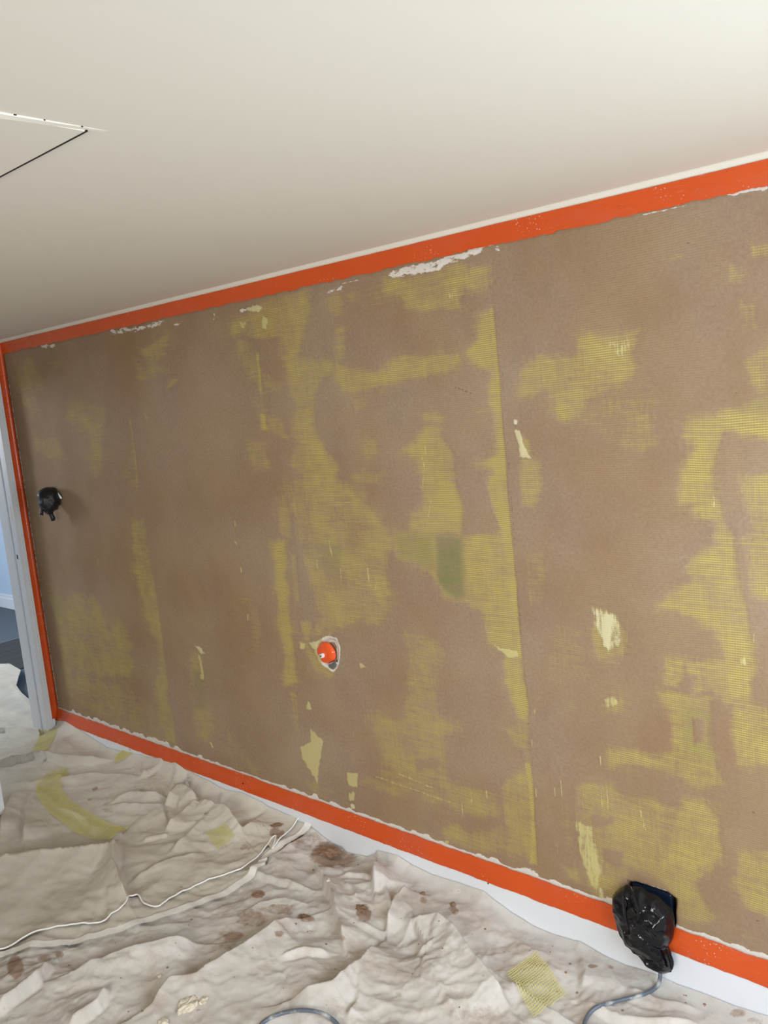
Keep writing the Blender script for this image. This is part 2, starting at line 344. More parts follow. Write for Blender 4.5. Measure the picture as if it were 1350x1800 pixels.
# every patch where the yellow mesh shows, as surveyed on the wall (photo pixels, turned into wall points)
YEL = [
(.6,5,[(240,610),(270,598),(296,590),(298,628),(280,634),(250,625)]),(.32,7,[(232,625),(245,620),(300,640),(305,665),(285,660),(250,672),(238,665)]),
(.6,3,[(292,682),(300,668),(318,662),(308,675),(297,683)]),(.5,3,[(250,722),(256,724),(264,742),(258,740)]),
(.33,5,[(228,735),(234,760),(240,800),(243,850),(238,880),(225,850),(215,840),(213,800),(217,760)]),(.6,2,[(227,738),(230,738),(241,800),(243,850),(239,850),(234,790)]),
(.62,6,[(405,570),(420,550),(450,538),(490,522),(540,512),(545,545),(535,590),(528,625),(586,638),(590,655),(568,670),(556,712),(550,747),(568,783),(592,807),(598,827),(592,866),(590,890),(531,890),(528,835),(509,808),(520,776),(507,752),(520,712),(507,685),(501,648),(483,627),(488,600),(451,600),(403,587)]),
(.55,6,[(520,830),(600,850),(660,900),(690,950),(680,1000),(690,1060),(665,1100),(640,1090),(600,1110),(560,1080),(545,1040),(528,960),(510,890)]),
(.74,6,[(586,668),(601,688),(633,694),(666,682),(690,676),(778,658),(811,635),(808,620),(752,623),(690,632),(666,647),(618,644),(586,640)]),
(.4,5,[(586,573),(607,573),(610,611),(600,640),(586,640)]),(.5,5,[(560,525),(600,512),(604,540),(598,555),(577,545)]),
(.5,6,[(624,700),(651,700),(648,721),(624,727)]),(.45,6,[(627,762),(663,768),(666,795),(648,807),(642,830),(672,833),(669,854),(630,854),(607,836),(630,830),(642,804),(627,786)]),
(.35,8,[(607,850),(640,855),(650,880),(640,900),(610,895)]),
(.5,5,[(731,727),(784,727),(784,744),(770,752),(749,747)]),
(.78,6,[(746,750),(776,753),(799,801),(802,851),(814,896),(814,940),(716,940),(719,907),(746,887),(743,836),(731,807),(707,795),(734,774)]),
(.9,5,[(841,549),(867,540),(872,600),(877,655),(883,740),(888,810),(893,870),(897,925),(904,984),(910,1070),(917,1150),(905,1150),(893,1060),(878,943),(858,925),(853,866),(864,824),(838,813),(867,795),(869,747),(864,661),(829,638),(823,617),(844,596)]),
(.45,5,[(835,718),(867,715),(864,741),(841,733)]),
(.62,6,[(674,495),(748,477),(807,463),(864,463),(864,495),(849,510),(816,504),(813,540),(754,548),(718,540),(707,525),(674,519)]),
(.3,6,[(600,520),(670,500),(680,540),(640,548)]),
(.66,7,[(1012,595),(1039,586),(1054,595),(1092,586),(1128,574),(1128,592),(1111,618),(1116,642),(1130,650),(1120,660),(1070,690),(1035,705),(1020,735),(980,740),(965,700),(955,690),(935,700),(918,700),(913,650),(950,628),(1015,620)]),
(.3,10,[(1030,700),(1160,690),(1165,780),(1130,800),(1070,775),(1010,745)]),
(.72,7,[(1193,740),(1245,725),(1300,712),(1318,700),(1350,690),(1400,680),(1400,780),(1350,770),(1320,760),(1275,755),(1262,790),(1250,830),(1255,860),(1267,887),(1278,922),(1291,943),(1298,990),(1313,1050),(1318,1105),(1326,1175),(1279,1154),(1258,1104),(1226,1089),(1204,1081),(1157,1063),(1174,1033),(1213,1017),(1200,991),(1218,976),(1254,965),(1255,924),(1218,913),(1217,887),(1189,887),(1199,826),(1222,784),(1196,767)]),
(.5,7,[(1308,640),(1338,612),(1400,600),(1400,690),(1330,700)]),(.33,7,[(1300,530),(1330,527),(1332,580),(1305,574)]),(.7,4,[(1314,431),(1350,424),(1400,410),(1400,440),(1350,447),(1316,452)]),
(.42,5,[(1280,457),(1311,457),(1311,486),(1275,491)]),(.3,3,[(1166,463),(1187,448),(1207,442),(1200,452)]),
(.66,7,[(1302,840),(1350,830),(1400,825),(1400,1060),(1350,1054),(1320,1043),(1322,1017),(1311,968),(1300,943),(1320,930),(1305,868)]),
(.5,6,[(910,807),(948,810),(954,848),(948,884),(936,890),(913,890)]),(.5,4,[(916,765),(930,771),(933,807),(912,807)]),(.28,8,[(910,973),(954,967),(957,1070),(913,1070)]),
(.74,6,[(716,930),(700,935),(685,943),(696,980),(744,1006),(785,1046),(807,1061),(841,1072),(856,1124),(893,1157),(915,1150),(910,1070),(904,984),(898,930),(880,940),(819,939)]),
(.85,4,[(885,1140),(915,1135),(920,1180),(928,1239),(928,1266),(914,1266),(900,1230),(890,1190)]),
(.55,6,[(891,1281),(914,1266),(930,1266),(932,1313),(938,1387),(943,1518),(888,1506),(885,1438),(885,1370),(923,1358),(923,1322),(900,1304)]),
(1,3,[(923,1340),(933,1340),(938,1387),(944,1520),(930,1518),(934,1440)]),
(.48,8,[(722,1180),(766,1180),(769,1263),(817,1278),(817,1293),(778,1293),(784,1313),(787,1364),(831,1381),(879,1393),(882,1438),(834,1435),(811,1438),(787,1414),(740,1411),(725,1393),(692,1399),(633,1381),(639,1367),(668,1370),(677,1322),(668,1304),(639,1269),(633,1254),(668,1251),(713,1263),(716,1210)]),
(.4,7,[(711,1110),(767,1120),(785,1146),(778,1183),(718,1186),(711,1150)]),
(.48,7,[(775,1447),(811,1447),(846,1464),(885,1447),(888,1506),(817,1488),(781,1470)]),(.4,5,[(615,1322),(639,1328),(621,1346)]),
(.42,6,[(285,1304),(268,1224),(271,1190),(294,1218),(297,1248),(309,1293),(309,1307)]),
(.5,7,[(333,1144),(351,1144),(368,1189),(366,1233),(380,1278),(368,1307),(348,1301),(336,1266),(333,1230),(330,1189)]),
(.85,3.5,[(481,959),(496,954),(499,995),(509,1083),(514,1130),(520,1207),(502,1204),(494,1109),(481,1031)]),(.4,4,[(505,1210),(518,1210),(527,1290),(517,1290)]),
(.5,4,[(494,889),(512,894),(514,948),(504,954),(491,936)]),(.45,3,[(512,974),(522,974),(527,1057),(517,1060)]),
(.3,8,[(416,1042),(450,1042),(457,1109),(455,1143),(442,1143),(431,1096)]),(.5,3,[(527,1091),(551,1091),(545,1130),(535,1125)]),
(.6,5,[(561,1078),(590,1083),(590,1109),(553,1125)]),(.6,4,[(527,1130),(545,1128),(558,1156),(587,1187),(577,1195),(546,1174)]),
(.4,6,[(419,597),(451,597),(464,680),(470,755),(459,755),(453,680),(435,664),(419,637)]),(.85,2.5,[(450,620),(455,620),(462,690),(457,690)]),(.9,2.5,[(458,725),(467,730),(469,756),(461,756)]),
(.35,5,[(467,659),(496,664),(501,693),(469,691)]),(.42,5,[(467,731),(499,733),(507,773),(472,760)]),(.45,6,[(435,776),(469,776),(472,827),(443,835),(429,808)]),
(.35,8,[(490,835),(528,840),(531,880),(500,950),(490,890)]),
(.4,7,[(22,629),(67,627),(73,689),(69,724),(40,724),(24,678)]),(.3,7,[(67,624),(111,631),(115,651),(89,653)]),
(.48,6,[(133,707),(187,711),(187,742),(182,800),(180,835),(160,835),(147,800),(145,760),(111,733),(120,715)]),
(.42,6,[(62,769),(93,760),(109,789),(124,818),(89,809),(58,791)]),(.24,6,[(45,800),(60,820),(78,870),(82,933),(70,990),(62,990)]),
(.6,4,[(233,911),(253,911),(262,960),(276,1056),(289,1156),(298,1222),(309,1293),(309,1307),(285,1304),(271,1190),(271,1133),(251,1067),(240,1011),(233,933)]),
(.56,9,[(85,1020),(111,1056),(147,1033),(165,1040),(190,1095),(211,1100),(236,1130),(236,1180),(215,1200),(190,1190),(150,1190),(110,1190),(98,1130)]),
(.42,9,[(105,1185),(155,1180),(220,1200),(275,1245),(285,1300),(250,1295),(180,1265),(112,1245)]),(.4,4,[(164,969),(178,989),(169,1000)]),
(.3,6,[(380,1280),(420,1290),(460,1360),(500,1395),(590,1420),(640,1440),(560,1440),(430,1380)]),(.35,5,[(535,1375),(575,1375),(600,1410),(560,1405)]),
(.66,6,[(1039,1065),(1057,1068),(1080,1080),(1101,1118),(1098,1160),(1051,1157),(1042,1118)]),
(.5,6,[(1054,1225),(1095,1225),(1101,1246),(1063,1252)]),(.33,7,[(991,1219),(1054,1225),(1050,1249),(994,1246)]),
(.62,6,[(1172,1154),(1208,1154),(1208,1190),(1190,1213),(1166,1204)]),
(.68,7,[(1211,1157),(1270,1160),(1279,1145),(1320,1160),(1326,1180),(1317,1228),(1330,1240),(1400,1260),(1400,1360),(1350,1350),(1294,1350),(1285,1296),(1283,1240),(1252,1230),(1249,1213),(1211,1228)]),
(.66,7,[(1154,1213),(1211,1228),(1249,1213),(1252,1296),(1261,1350),(1273,1379),(1243,1385),(1211,1376),(1187,1364),(1157,1353),(1116,1344),(1074,1353),(1071,1311),(1116,1320),(1157,1335),(1178,1314),(1178,1276),(1169,1249)]),
(.95,4,[(1274,1180),(1296,1170),(1320,1176),(1316,1200),(1318,1228),(1278,1228)]),
(.55,6,[(1010,1383),(1040,1373),(1073,1380),(1100,1400),(1133,1403),(1193,1413),(1220,1397),(1237,1407),(1267,1437),(1263,1510),(1250,1530),(1223,1550),(1263,1610),(1253,1623),(1187,1617),(1187,1570),(1163,1550),(1113,1533),(1087,1543),(1047,1537),(1013,1440)]),
(.85,6,[(1183,1430),(1200,1407),(1237,1407),(1267,1437),(1265,1510),(1223,1530),(1167,1517),(1173,1463)]),
(.6,5,[(983,1517),(1023,1527),(1027,1547),(1000,1543)]),(.6,5,[(1035,1530),(1100,1535),(1085,1570),(1075,1600),(1045,1575)]),
(.62,7,[(1297,1493),(1350,1493),(1400,1490),(1400,1640),(1350,1617),(1317,1597),(1293,1550)]),(.3,5,[(1283,1623),(1350,1643),(1350,1660),(1300,1640)]),
(.3,8,[(985,1380),(1012,1370),(1012,1480),(990,1500)]),(.22,12,[(950,1090),(1040,1090),(1040,1200),(950,1210)]),
]
SEAM = [[(868,500),(868,540),(878,655),(884,740),(889,810),(898,925),(905,984),(911,1070),(919,1160),(929,1240),(933,1313),(939,1387),(945,1520),(956,1520),(948,1300),(930,1070),(912,850),(886,540)],[(229,725),(231,738),(244,850),(253,905),(263,960),(277,1056),(290,1156),(299,1222),(311,1310),(323,1310),(311,1222),(290,1056),(265,890),(243,730)]]
BRN = [[(1193,1219),(1214,1187),(1223,1193),(1211,1222)],[(728,1334),(775,1334),(769,1355),(734,1355)],[(1037,1433),(1087,1433),(1083,1447),(1047,1450)],[(811,850),(859,850),(881,935),(819,935)],
 [(1252,1220),(1266,1225),(1284,1290),(1292,1340),(1272,1335),(1262,1290)],[(1215,1262),(1235,1262),(1240,1300),(1222,1310)],[(1057,1488),(1095,1495),(1085,1520),(1060,1510)]]
PAL = [
(.95,3,0,[(546,1281),(567,1301),(558,1367),(560,1378),(546,1355),(531,1334),(529,1313),(546,1304)]),(.95,2,0,[(540,1230),(549,1245),(540,1248)]),(.9,2,0,[(632,1165),(644,1172),(635,1175)]),
(.9,3,0,[(609,1358),(628,1360),(628,1384),(612,1381)]),(.8,3,0,[(612,1393),(624,1393),(622,1408),(613,1408)]),(1,2,.5,[(616,1415),(624,1415),(624,1422),(617,1422)]),
(.9,2,.3,[(342,1135),(350,1137),(361,1150),(352,1148)]),(.6,3,0,[(347,1150),(356,1155),(358,1195),(352,1195)]),(.9,1.5,0,[(368,1304),(371,1304),(375,1314),(371,1314)]),
(.95,2,0,[(461,555),(470,560),(469,580),(461,576)]),(.7,2,0,[(421,565),(432,567),(430,577),(424,577)]),(.7,2,.3,[(432,541),(450,536),(461,540),(455,548),(436,548)]),
(1,3,1,[(1060,1079),(1077,1080),(1074,1104),(1070,1139),(1060,1136),(1058,1104)]),(.5,5,.4,[(1039,1065),(1085,1080),(1095,1130),(1070,1145),(1045,1100)]),
(.55,4,0,[(1058,1228),(1078,1222),(1090,1236),(1066,1246)]),(.62,5,0,[(1013,1443),(1040,1453),(1057,1530),(1047,1570),(1030,1537),(1017,1490)]),
(.9,3,.3,[(905,757),(915,757),(918,775),(933,806),(912,803),(913,785)]),(.7,2,.8,[(903,738),(911,738),(911,747),(903,747)]),(.33,6,.2,[(1065,600),(1108,590),(1112,610),(1090,630),(1075,620)]),
(.6,2,0,[(526,1128),(537,1132),(534,1142),(526,1140)]),(.8,2,.2,[(541,1130),(558,1126),(560,1135),(550,1140)]),(.7,2,0,[(785,1050)]*3),
(.6,2,0,[(750,1475),(790,1478),(785,1486),(755,1482)]),(.8,2,0,[(868,1132),(885,1140),(910,1144),(912,1156),(895,1157),(880,1145)]),
(.5,3,0,[(787,515),(797,512),(797,527),(787,525)]),(.6,2,0,[(1300,1155),(1312,1155),(1312,1170),(1300,1168)]),(.75,2,.2,[(1253,870),(1256,870),(1257,892),(1253,890)]),(.6,2,0,[(1345,1030),(1349,1030),(1350,1045),(1346,1043)]),
(.7,3,.2,[(1050,1560),(1058,1562),(1064,1585),(1052,1580)]),
]
LIN = [((747,785),(744,850)),((757,880),(753,910)),((742,790),(741,806)),((987,1373),(988,1400)),((978,1480),(980,1500)),((1126,1425),(1134,1460)),((1057,1390),(1057,1423)),((1068,1388),(1068,1425)),((1026,1395),(1025,1415)),
 ((1055,1330),(1057,1345)),((1303,1155),(1303,1170)),((1325,1113),(1326,1130)),((578,950),(584,980)),((412,915),(413,925)),((413,952),(417,958)),((423,998),(425,1006)),((435,1080),(435,1090)),((940,1245),(941,1262)),((936,1300),(936,1315)),((943,1385),(943,1400)),
 ((855,1390),(856,1405)),((828,1390),(829,1410)),((812,1410),(812,1440)),((975,1385),(975,1400)),((680,1035),(683,1050)),((556,985),(558,1000)),((598,1000),(600,1020)),((646,1000),(648,1020)),((660,1015),(661,1035)),((700,1360),(760,1385)),((660,1365),(790,1410)),((1240,735),(1285,730))]
def region(pts, pad):
    a = np.array(pts); return (PX > a[:, 0].min()-pad) & (PX < a[:, 0].max()+pad) & (PY > a[:, 1].min()-pad) & (PY < a[:, 1].max()+pad)
for v, f, pts in YEL:
    k = region(pts, 30); d = poly_sd(WX[k], WY[k], pts) if f > 3 else poly_sd(PX[k], PY[k], pts)
    g_ = 1.6 if f > 3 else 1; Y[k] = np.maximum(Y[k], np.maximum(v*sst(-f*g_, f*g_, d), .36*v*sst(-26, 2, d)*(f > 3)))
for v, f, pts in ((1, 2, [(859,545),(867,540),(878,655),(883,740),(888,810),(897,925),(904,984),(910,1070),(918,1160),(912,1160),(901,1030),(890,925),(881,800),(872,670)]),):
    k = region(pts, 12); Y[k] = np.maximum(Y[k], v*sst(-f, f, poly_sd(PX[k], PY[k], pts)))
for pts in SEAM:
    k = region(pts, 10); Y[k] *= 1-.9*sst(-1.5, 1.5, poly_sd(PX[k], PY[k], pts))
for pts in BRN:
    k = region(pts, 30); Y[k] *= 1-.85*sst(-5, 5, poly_sd(WX[k], WY[k], pts))
for v, f, wh, pts in PAL:
    k = region(pts, 20); d = poly_sd(PX[k]+2.5*(fbm(GX[k]*60, GZ[k]*60, 8)-.47)*2, PY[k]+2.5*(fbm(GX[k]*60, GZ[k]*60+5, 9)-.47)*2, pts)
    q = v*sst(-f, f, d); PL[k] = np.maximum(PL[k], q); WH[k] = np.where(q > .05, wh, WH[k])
for a, b in LIN:
    k = region([a, b], 6); dx, dy = b[0]-a[0], b[1]-a[1]; tt = np.clip(((PX[k]-a[0])*dx+(PY[k]-a[1])*dy)/(dx*dx+dy*dy), 0, 1)
    d = np.hypot(PX[k]-a[0]-tt*dx, PY[k]-a[1]-tt*dy); PL[k] = np.maximum(PL[k], .55*sst(2.2, .4, d))
for v, pts in ((1, [(767,943),(811,943),(819,1050),(804,1057),(770,1028)]), (.45, [(690,940),(760,940),(770,1010),(700,980)]), (.8, [(336,1180),(366,1180),(362,1240),(336,1240)]), (.55, [(95,1040),(112,1040),(115,1090),(100,1090)]), (.4, [(1255,700),(1350,690),(1350,720),(1300,720)]), (.45, [(560,955),(600,960),(600,1010),(565,1000)]), (.35,[(1195,1240),(1260,1240),(1260,1340),(1200,1330)])):
    k = region(pts, 20); GR[k] = np.maximum(GR[k], v*sst(-8, 8, poly_sd(WX[k], WY[k], pts)))
# broken white paint and filler along the taped edges
fr = vn(GX*7, GZ*0+3, 12); fr2 = vn(GX*31, GZ*0+1, 13)
wb = .005+.014*fr*sst(.30, .75, fr2)+.006*fr2
CH = np.maximum(CH, sst(wb*1.6, wb*.4, GZ-.186))
def chips(pts, v, f=4):
    k = region(pts, 15); CH[k] = np.maximum(CH[k], v*sst(-f, f, poly_sd(PX[k], PY[k], pts)))
chips([(680,484),(690,474),(760,458),(800,446),(870,432),(850,440),(842,446),(780,468),(772,475),(720,485),(690,490)], .62, 4)
chips([(822,440),(850,432),(846,446),(822,448)], .8, 3); chips([(868,434),(880,430),(878,440),(870,441)], .6, 3); chips([(845,430),(935,412),(935,415),(845,436)], .8, 2)
chips([(185,580),(250,572),(290,560),(285,573),(245,582),(200,588)], .52); chips([(70,605),(100,602),(98,612),(72,614)], .5); chips([(555,515),(575,512),(612,497),(600,510),(560,520)], .5)
chips([(600,497),(640,488),(640,492),(600,502)], .45, 2); chips([(420,545),(438,538),(434,548),(424,550)], .5, 3); chips([(1275,340),(1350,325),(1350,333),(1290,345)], .48, 3)
chips([(1130,377),(1340,325),(1340,328),(1130,381)], .62, 2); chips([(985,400),(1060,385),(1060,388),(985,404)], .5, 2); chips([(305,568),(330,562),(328,568),(306,574)], .45, 3); chips([(375,550),(378,550),(378,562),(374,562)], .5, 2)
k = GX < .06; CH = np.maximum(CH, np.where((GX > .018) & (GX < .028), .42+.25*(fr := vn(GZ*13, GZ*0, 44)), 0)*sst(2.1, 2.0, GZ))
# cracks and seams
for a, b, v in (((868,500),(880,700),.35),((883,640),(905,960),.5),((905,960),(945,1500),.42),((515,900),(530,1060),.4),((440,780),(442,850),.3),((493,760),(508,880),.35),((840,930),(856,1125),.4),((858,700),(858,720),.3),((800,680),(830,692),.6),((350,612),(380,600),.5),((415,592),(450,592),.5),((560,1060),(540,1130),.45),((555,1130),(580,1160),.5)):
    kk = region([a, b], 10); dx, dy = b[0]-a[0], b[1]-a[1]; tt = np.clip(((PX[kk]-a[0])*dx+(PY[kk]-a[1])*dy)/(dx*dx+dy*dy), 0, 1)
    d = np.hypot(PX[kk]-a[0]-tt*dx, PY[kk]-a[1]-tt*dy); CK[kk] = np.maximum(CK[kk], v*sst(3.2, .5, d))
# relief of the wall: trowel waves, sunken mesh, holes for the socket and the pipe
GY = -.0035*(fbm(GX*2.2, GZ*1.6, 21)-.47)-.0012*(fbm(GX*14, GZ*8, 22)-.47)+.0012*sst(.1, .6, Y)-.0012*sst(.3, .7, PL)-.0010*sst(.35, .6, CH)
sock = [(1104,1549),(1120,1553),(1135,1556),(1168,1567),(1187,1580),(1187,1614),(1183,1650),(1130,1640),(1098,1590),(1100,1560)]
k = region(sock, 12); d = poly_sd(PX[k], PY[k], sock); GY[k] += .045*sst(-1.2, 1.2, d)
CH[k] = np.maximum(CH[k], .75*sst(3.5, 1.0, np.abs(d+1.0))*(PX[k] > 1128)*(PX[k] < 1172)*(PY[k] < 1590))
hole = [(556,1132),(566,1125),(576,1121),(590,1124),(595,1140),(594,1160),(590,1172),(585,1178),(576,1172),(566,1165),(557,1150)]
k = region(hole, 14); d = poly_sd(PX[k], PY[k], hole); GY[k] += .018*sst(-1, 6, d); CH[k] = np.maximum(CH[k], 1.4*sst(8, 3, np.abs(d-3))*sst(562, 568, PX[k])); PL[k] = np.maximum(PL[k], .9*sst(5, 1, np.abs(d))*(PX[k] <= 566))
cov = np.stack([Y, PL, CH, np.ones_like(Y)], -1); ext = np.stack([GR, WH, CK, np.ones_like(Y)], -1)
o = grid_obj('wall_back', np.stack([GX, GY, GZ], -1)[:, ::-1], plaster, attrs={'cover': cov[:, ::-1], 'extra': ext[:, ::-1]}); o['kind'] = 'structure'
box('wall_back_core', (0, 5.8, .075, .12, 0, 2.35), roomwall, kind='structure')
box('wall_back_right', (4.75, 5.8, 0, .075, 0, 2.25), roomwall, kind='structure')
# bead between wall and ceiling
bm = bmesh.new(); vv = []
for y, z in ((.004, 2.251), (-.010, 2.2505), (-.0105, 2.2475), (-.008, 2.240), (-.004, 2.232), (-.001, 2.226), (.004, 2.226)):
    vv.append((bm.verts.new((0, y, z)), bm.verts.new((5.8, y, z))))
for a, b in zip(vv, vv[1:]): bm.faces.new((a[0], b[0], b[1], a[1]))
o = bm_obj('trim_1', bm, ceil_mat); o['kind'] = 'structure'
# skirting board with a chamfered top
def extr(name, prof, x0, x1, mat, n=2, fn=None, smooth=False, parent=None):
    X = np.linspace(x0, x1, n); P = np.zeros((n, len(prof), 3))
    for j, (y, z) in enumerate(prof): P[:, j, 0] = X; P[:, j, 1] = y; P[:, j, 2] = z
    if fn: P = fn(P)
    return grid_obj(name, P, mat, parent, smooth=smooth)
o = extr('baseboard_back', [(-.018, 0), (-.018, .118), (-.0172, .128), (-.014, .140), (-.008, .158), (-.004, .176), (.006, .180)], 0, 4.75, white); o['kind'] = 'structure'
for nx, ny in ((427, 1377), (858, 1553), (228, 1318)):
    q = unproj(nx, ny, 1, -.0182); bm = bmesh.new(); bmesh.ops.create_cone(bm, cap_ends=True, segments=8, radius1=.0035, radius2=.003, depth=.001, matrix=Matrix.Translation(q) @ Matrix.Rotation(math.pi/2, 4, 'X')); bm_obj('nail_head', bm, gap, o)
# ================================================================== ORANGE TAPE
def wob(amp, s, fy=0):
    def f(P):
        x = P[..., 0]; P[..., 2] += amp*(vn(x*5, 0*x, s)-.5)+amp*.5*(vn(x*23, 0*x+fy, s+1)-.5); P[..., 1] -= .0006*vn(x*60, P[..., 2]*80, s+2); return P
    return f
def edge_rag(P, s, jtop, amp):
    x = P[:, 0, 0]; P[:, jtop, 2] += amp*(vn(x*30, 0*x, s)-.5)+amp*(vn(x*90, 0*x, s+4)-.5)*.6; return P
prof_t = [(-.0075, 2.2335), (-.0072, 2.225), (-.0062, 2.213), (-.0054, 2.203), (-.0050, 2.192), (-.0046, 2.182), (-.0042, 2.176)]
o = extr('masking_tape', prof_t, .004, 4.70, orange, 500, lambda P: edge_rag(wob(.0012, 51)(P), 61, 6, .006), True)
tag(o, 'long orange masking tape strip running under the ceiling along the top of the plastered wall', 'tape', 'orange tape strips around the plastered wall')
prof_b = [(-.0196, .117), (-.0194, .128), (-.0160, .142), (-.0105, .159), (-.0064, .174), (-.0050, .186)]
o = extr('masking_tape', prof_b, .006, 4.70, orange, 500, lambda P: edge_rag(edge_rag(wob(.0016, 71)(P), 81, 5, .004), 86, 0, .003), True)
tag(o, 'long orange masking tape strip along the top of the white skirting board', 'tape', 'orange tape strips around the plastered wall')
# corner tape folded from the door side onto the plaster
Zs = np.linspace(.118, 2.232, 240); prof_c = [(.0032, -.044), (.0030, -.030), (.0032, -.016), (.0045, -.0075), (.0085, -.0055), (.0150, -.0050), (.0200, -.0048)]
P = np.zeros((len(Zs), len(prof_c), 3))
for j, (x, y) in enumerate(prof_c): P[:, j, 0] = x; P[:, j, 1] = y; P[:, j, 2] = Zs
P[:, 6, 0] += .003*(vn(Zs*20, 0*Zs, 5)-.5); P[:, 0, 1] += .003*(vn(Zs*4, 0*Zs, 6)-.5)
o = grid_obj('masking_tape', P, orange); tag(o, 'upright orange masking tape strip in the corner beside the white door frame', 'tape', 'orange tape strips around the plastered wall')
# ================================================================== LOFT HATCH in the ceiling
hx, hy = 3.337, -1.374
h = empty('loft_hatch', (hx, hy, ZC), 'painted loft hatch panel in the ceiling with a white chipped edge', 'hatch')
bm = bmesh.new(); add_box(bm, -.62, -.004, -.80, -.002, -.0035, -.0003); bm_obj('hatch_panel', bm, ceil_mat, h)
bm = bmesh.new(); add_box(bm, -.62, -.001, -.0035, .0, -.0042, -.0002); bm_obj('panel_gap', bm, gap, h)
bm = bmesh.new()
vs_ = [bm.verts.new(v) for v in [(.004, .033, -.0005), (.005, -.80, -.0005), (.003, -.80, -.022), (-.004, -.80, -.022), (-.002, -.25, -.0095), (-.001, -.002, -.0045), (.004, .033, -.001)]]
n = 40; P = np.zeros((n, 3, 3)); yy = np.linspace(.034, -.80, n); dp = np.clip((.034-yy)*.030, 0, .02)+.0008
P[:, :, 1] = yy[:, None]; P[:, 0, 0] = .007; P[:, 1, 0] = .006; P[:, 2, 0] = -.005; P[:, 0, 2] = -.0002; P[:, 1, 2] = -dp*.55+.0006*(vn(yy*60, 0*yy, 3)-.5); P[:, 2, 2] = -dp
bm.free(); grid_obj('edge_strip', P, ceil_mat, h, smooth=False)
bm = bmesh.new()
for k in range(9):
    y = .0-.05*k-random.random()*.04; add_box(bm, .0065, .0078, y-.002-.006*random.random(), y, -.0018, -.0002)
bm_obj('paint_chips', bm, gap, h)['kind'] = 'stuff'
# ================================================================== DUST SHEETS
EDGE = [(-9,.03),(-.9,.02),(-.3,.05),(.02,.10),(.116,.122),(.541,.040),(1.152,.108),(1.304,.079),(1.437,.086),(1.535,.053),(1.663,.090),(1.756,.071),(1.867,.062),(2.008,.051),(2.113,.062),(2.189,.029),(2.297,.003),(2.406,.020),(2.456,.062),(2.573,.085),(2.630,.060),(2.731,.055),(2.846,.070),(2.956,.080),(3.0,.055),(3.066,.027),(3.142,.014),(3.236,.006),(3.320,.030),(3.395,.005),(3.47,.003),(3.561,.020),(3.63,.009),(3.713,.018),(3.792,.015),(3.883,.03),(4.2,.01),(6,.01)]
EX = np.array([e[0] for e in EDGE]); EZ = np.array([e[1] for e in EDGE])
def fl(x, y, z=.035): return unproj(x, y, 2, z)[:2]
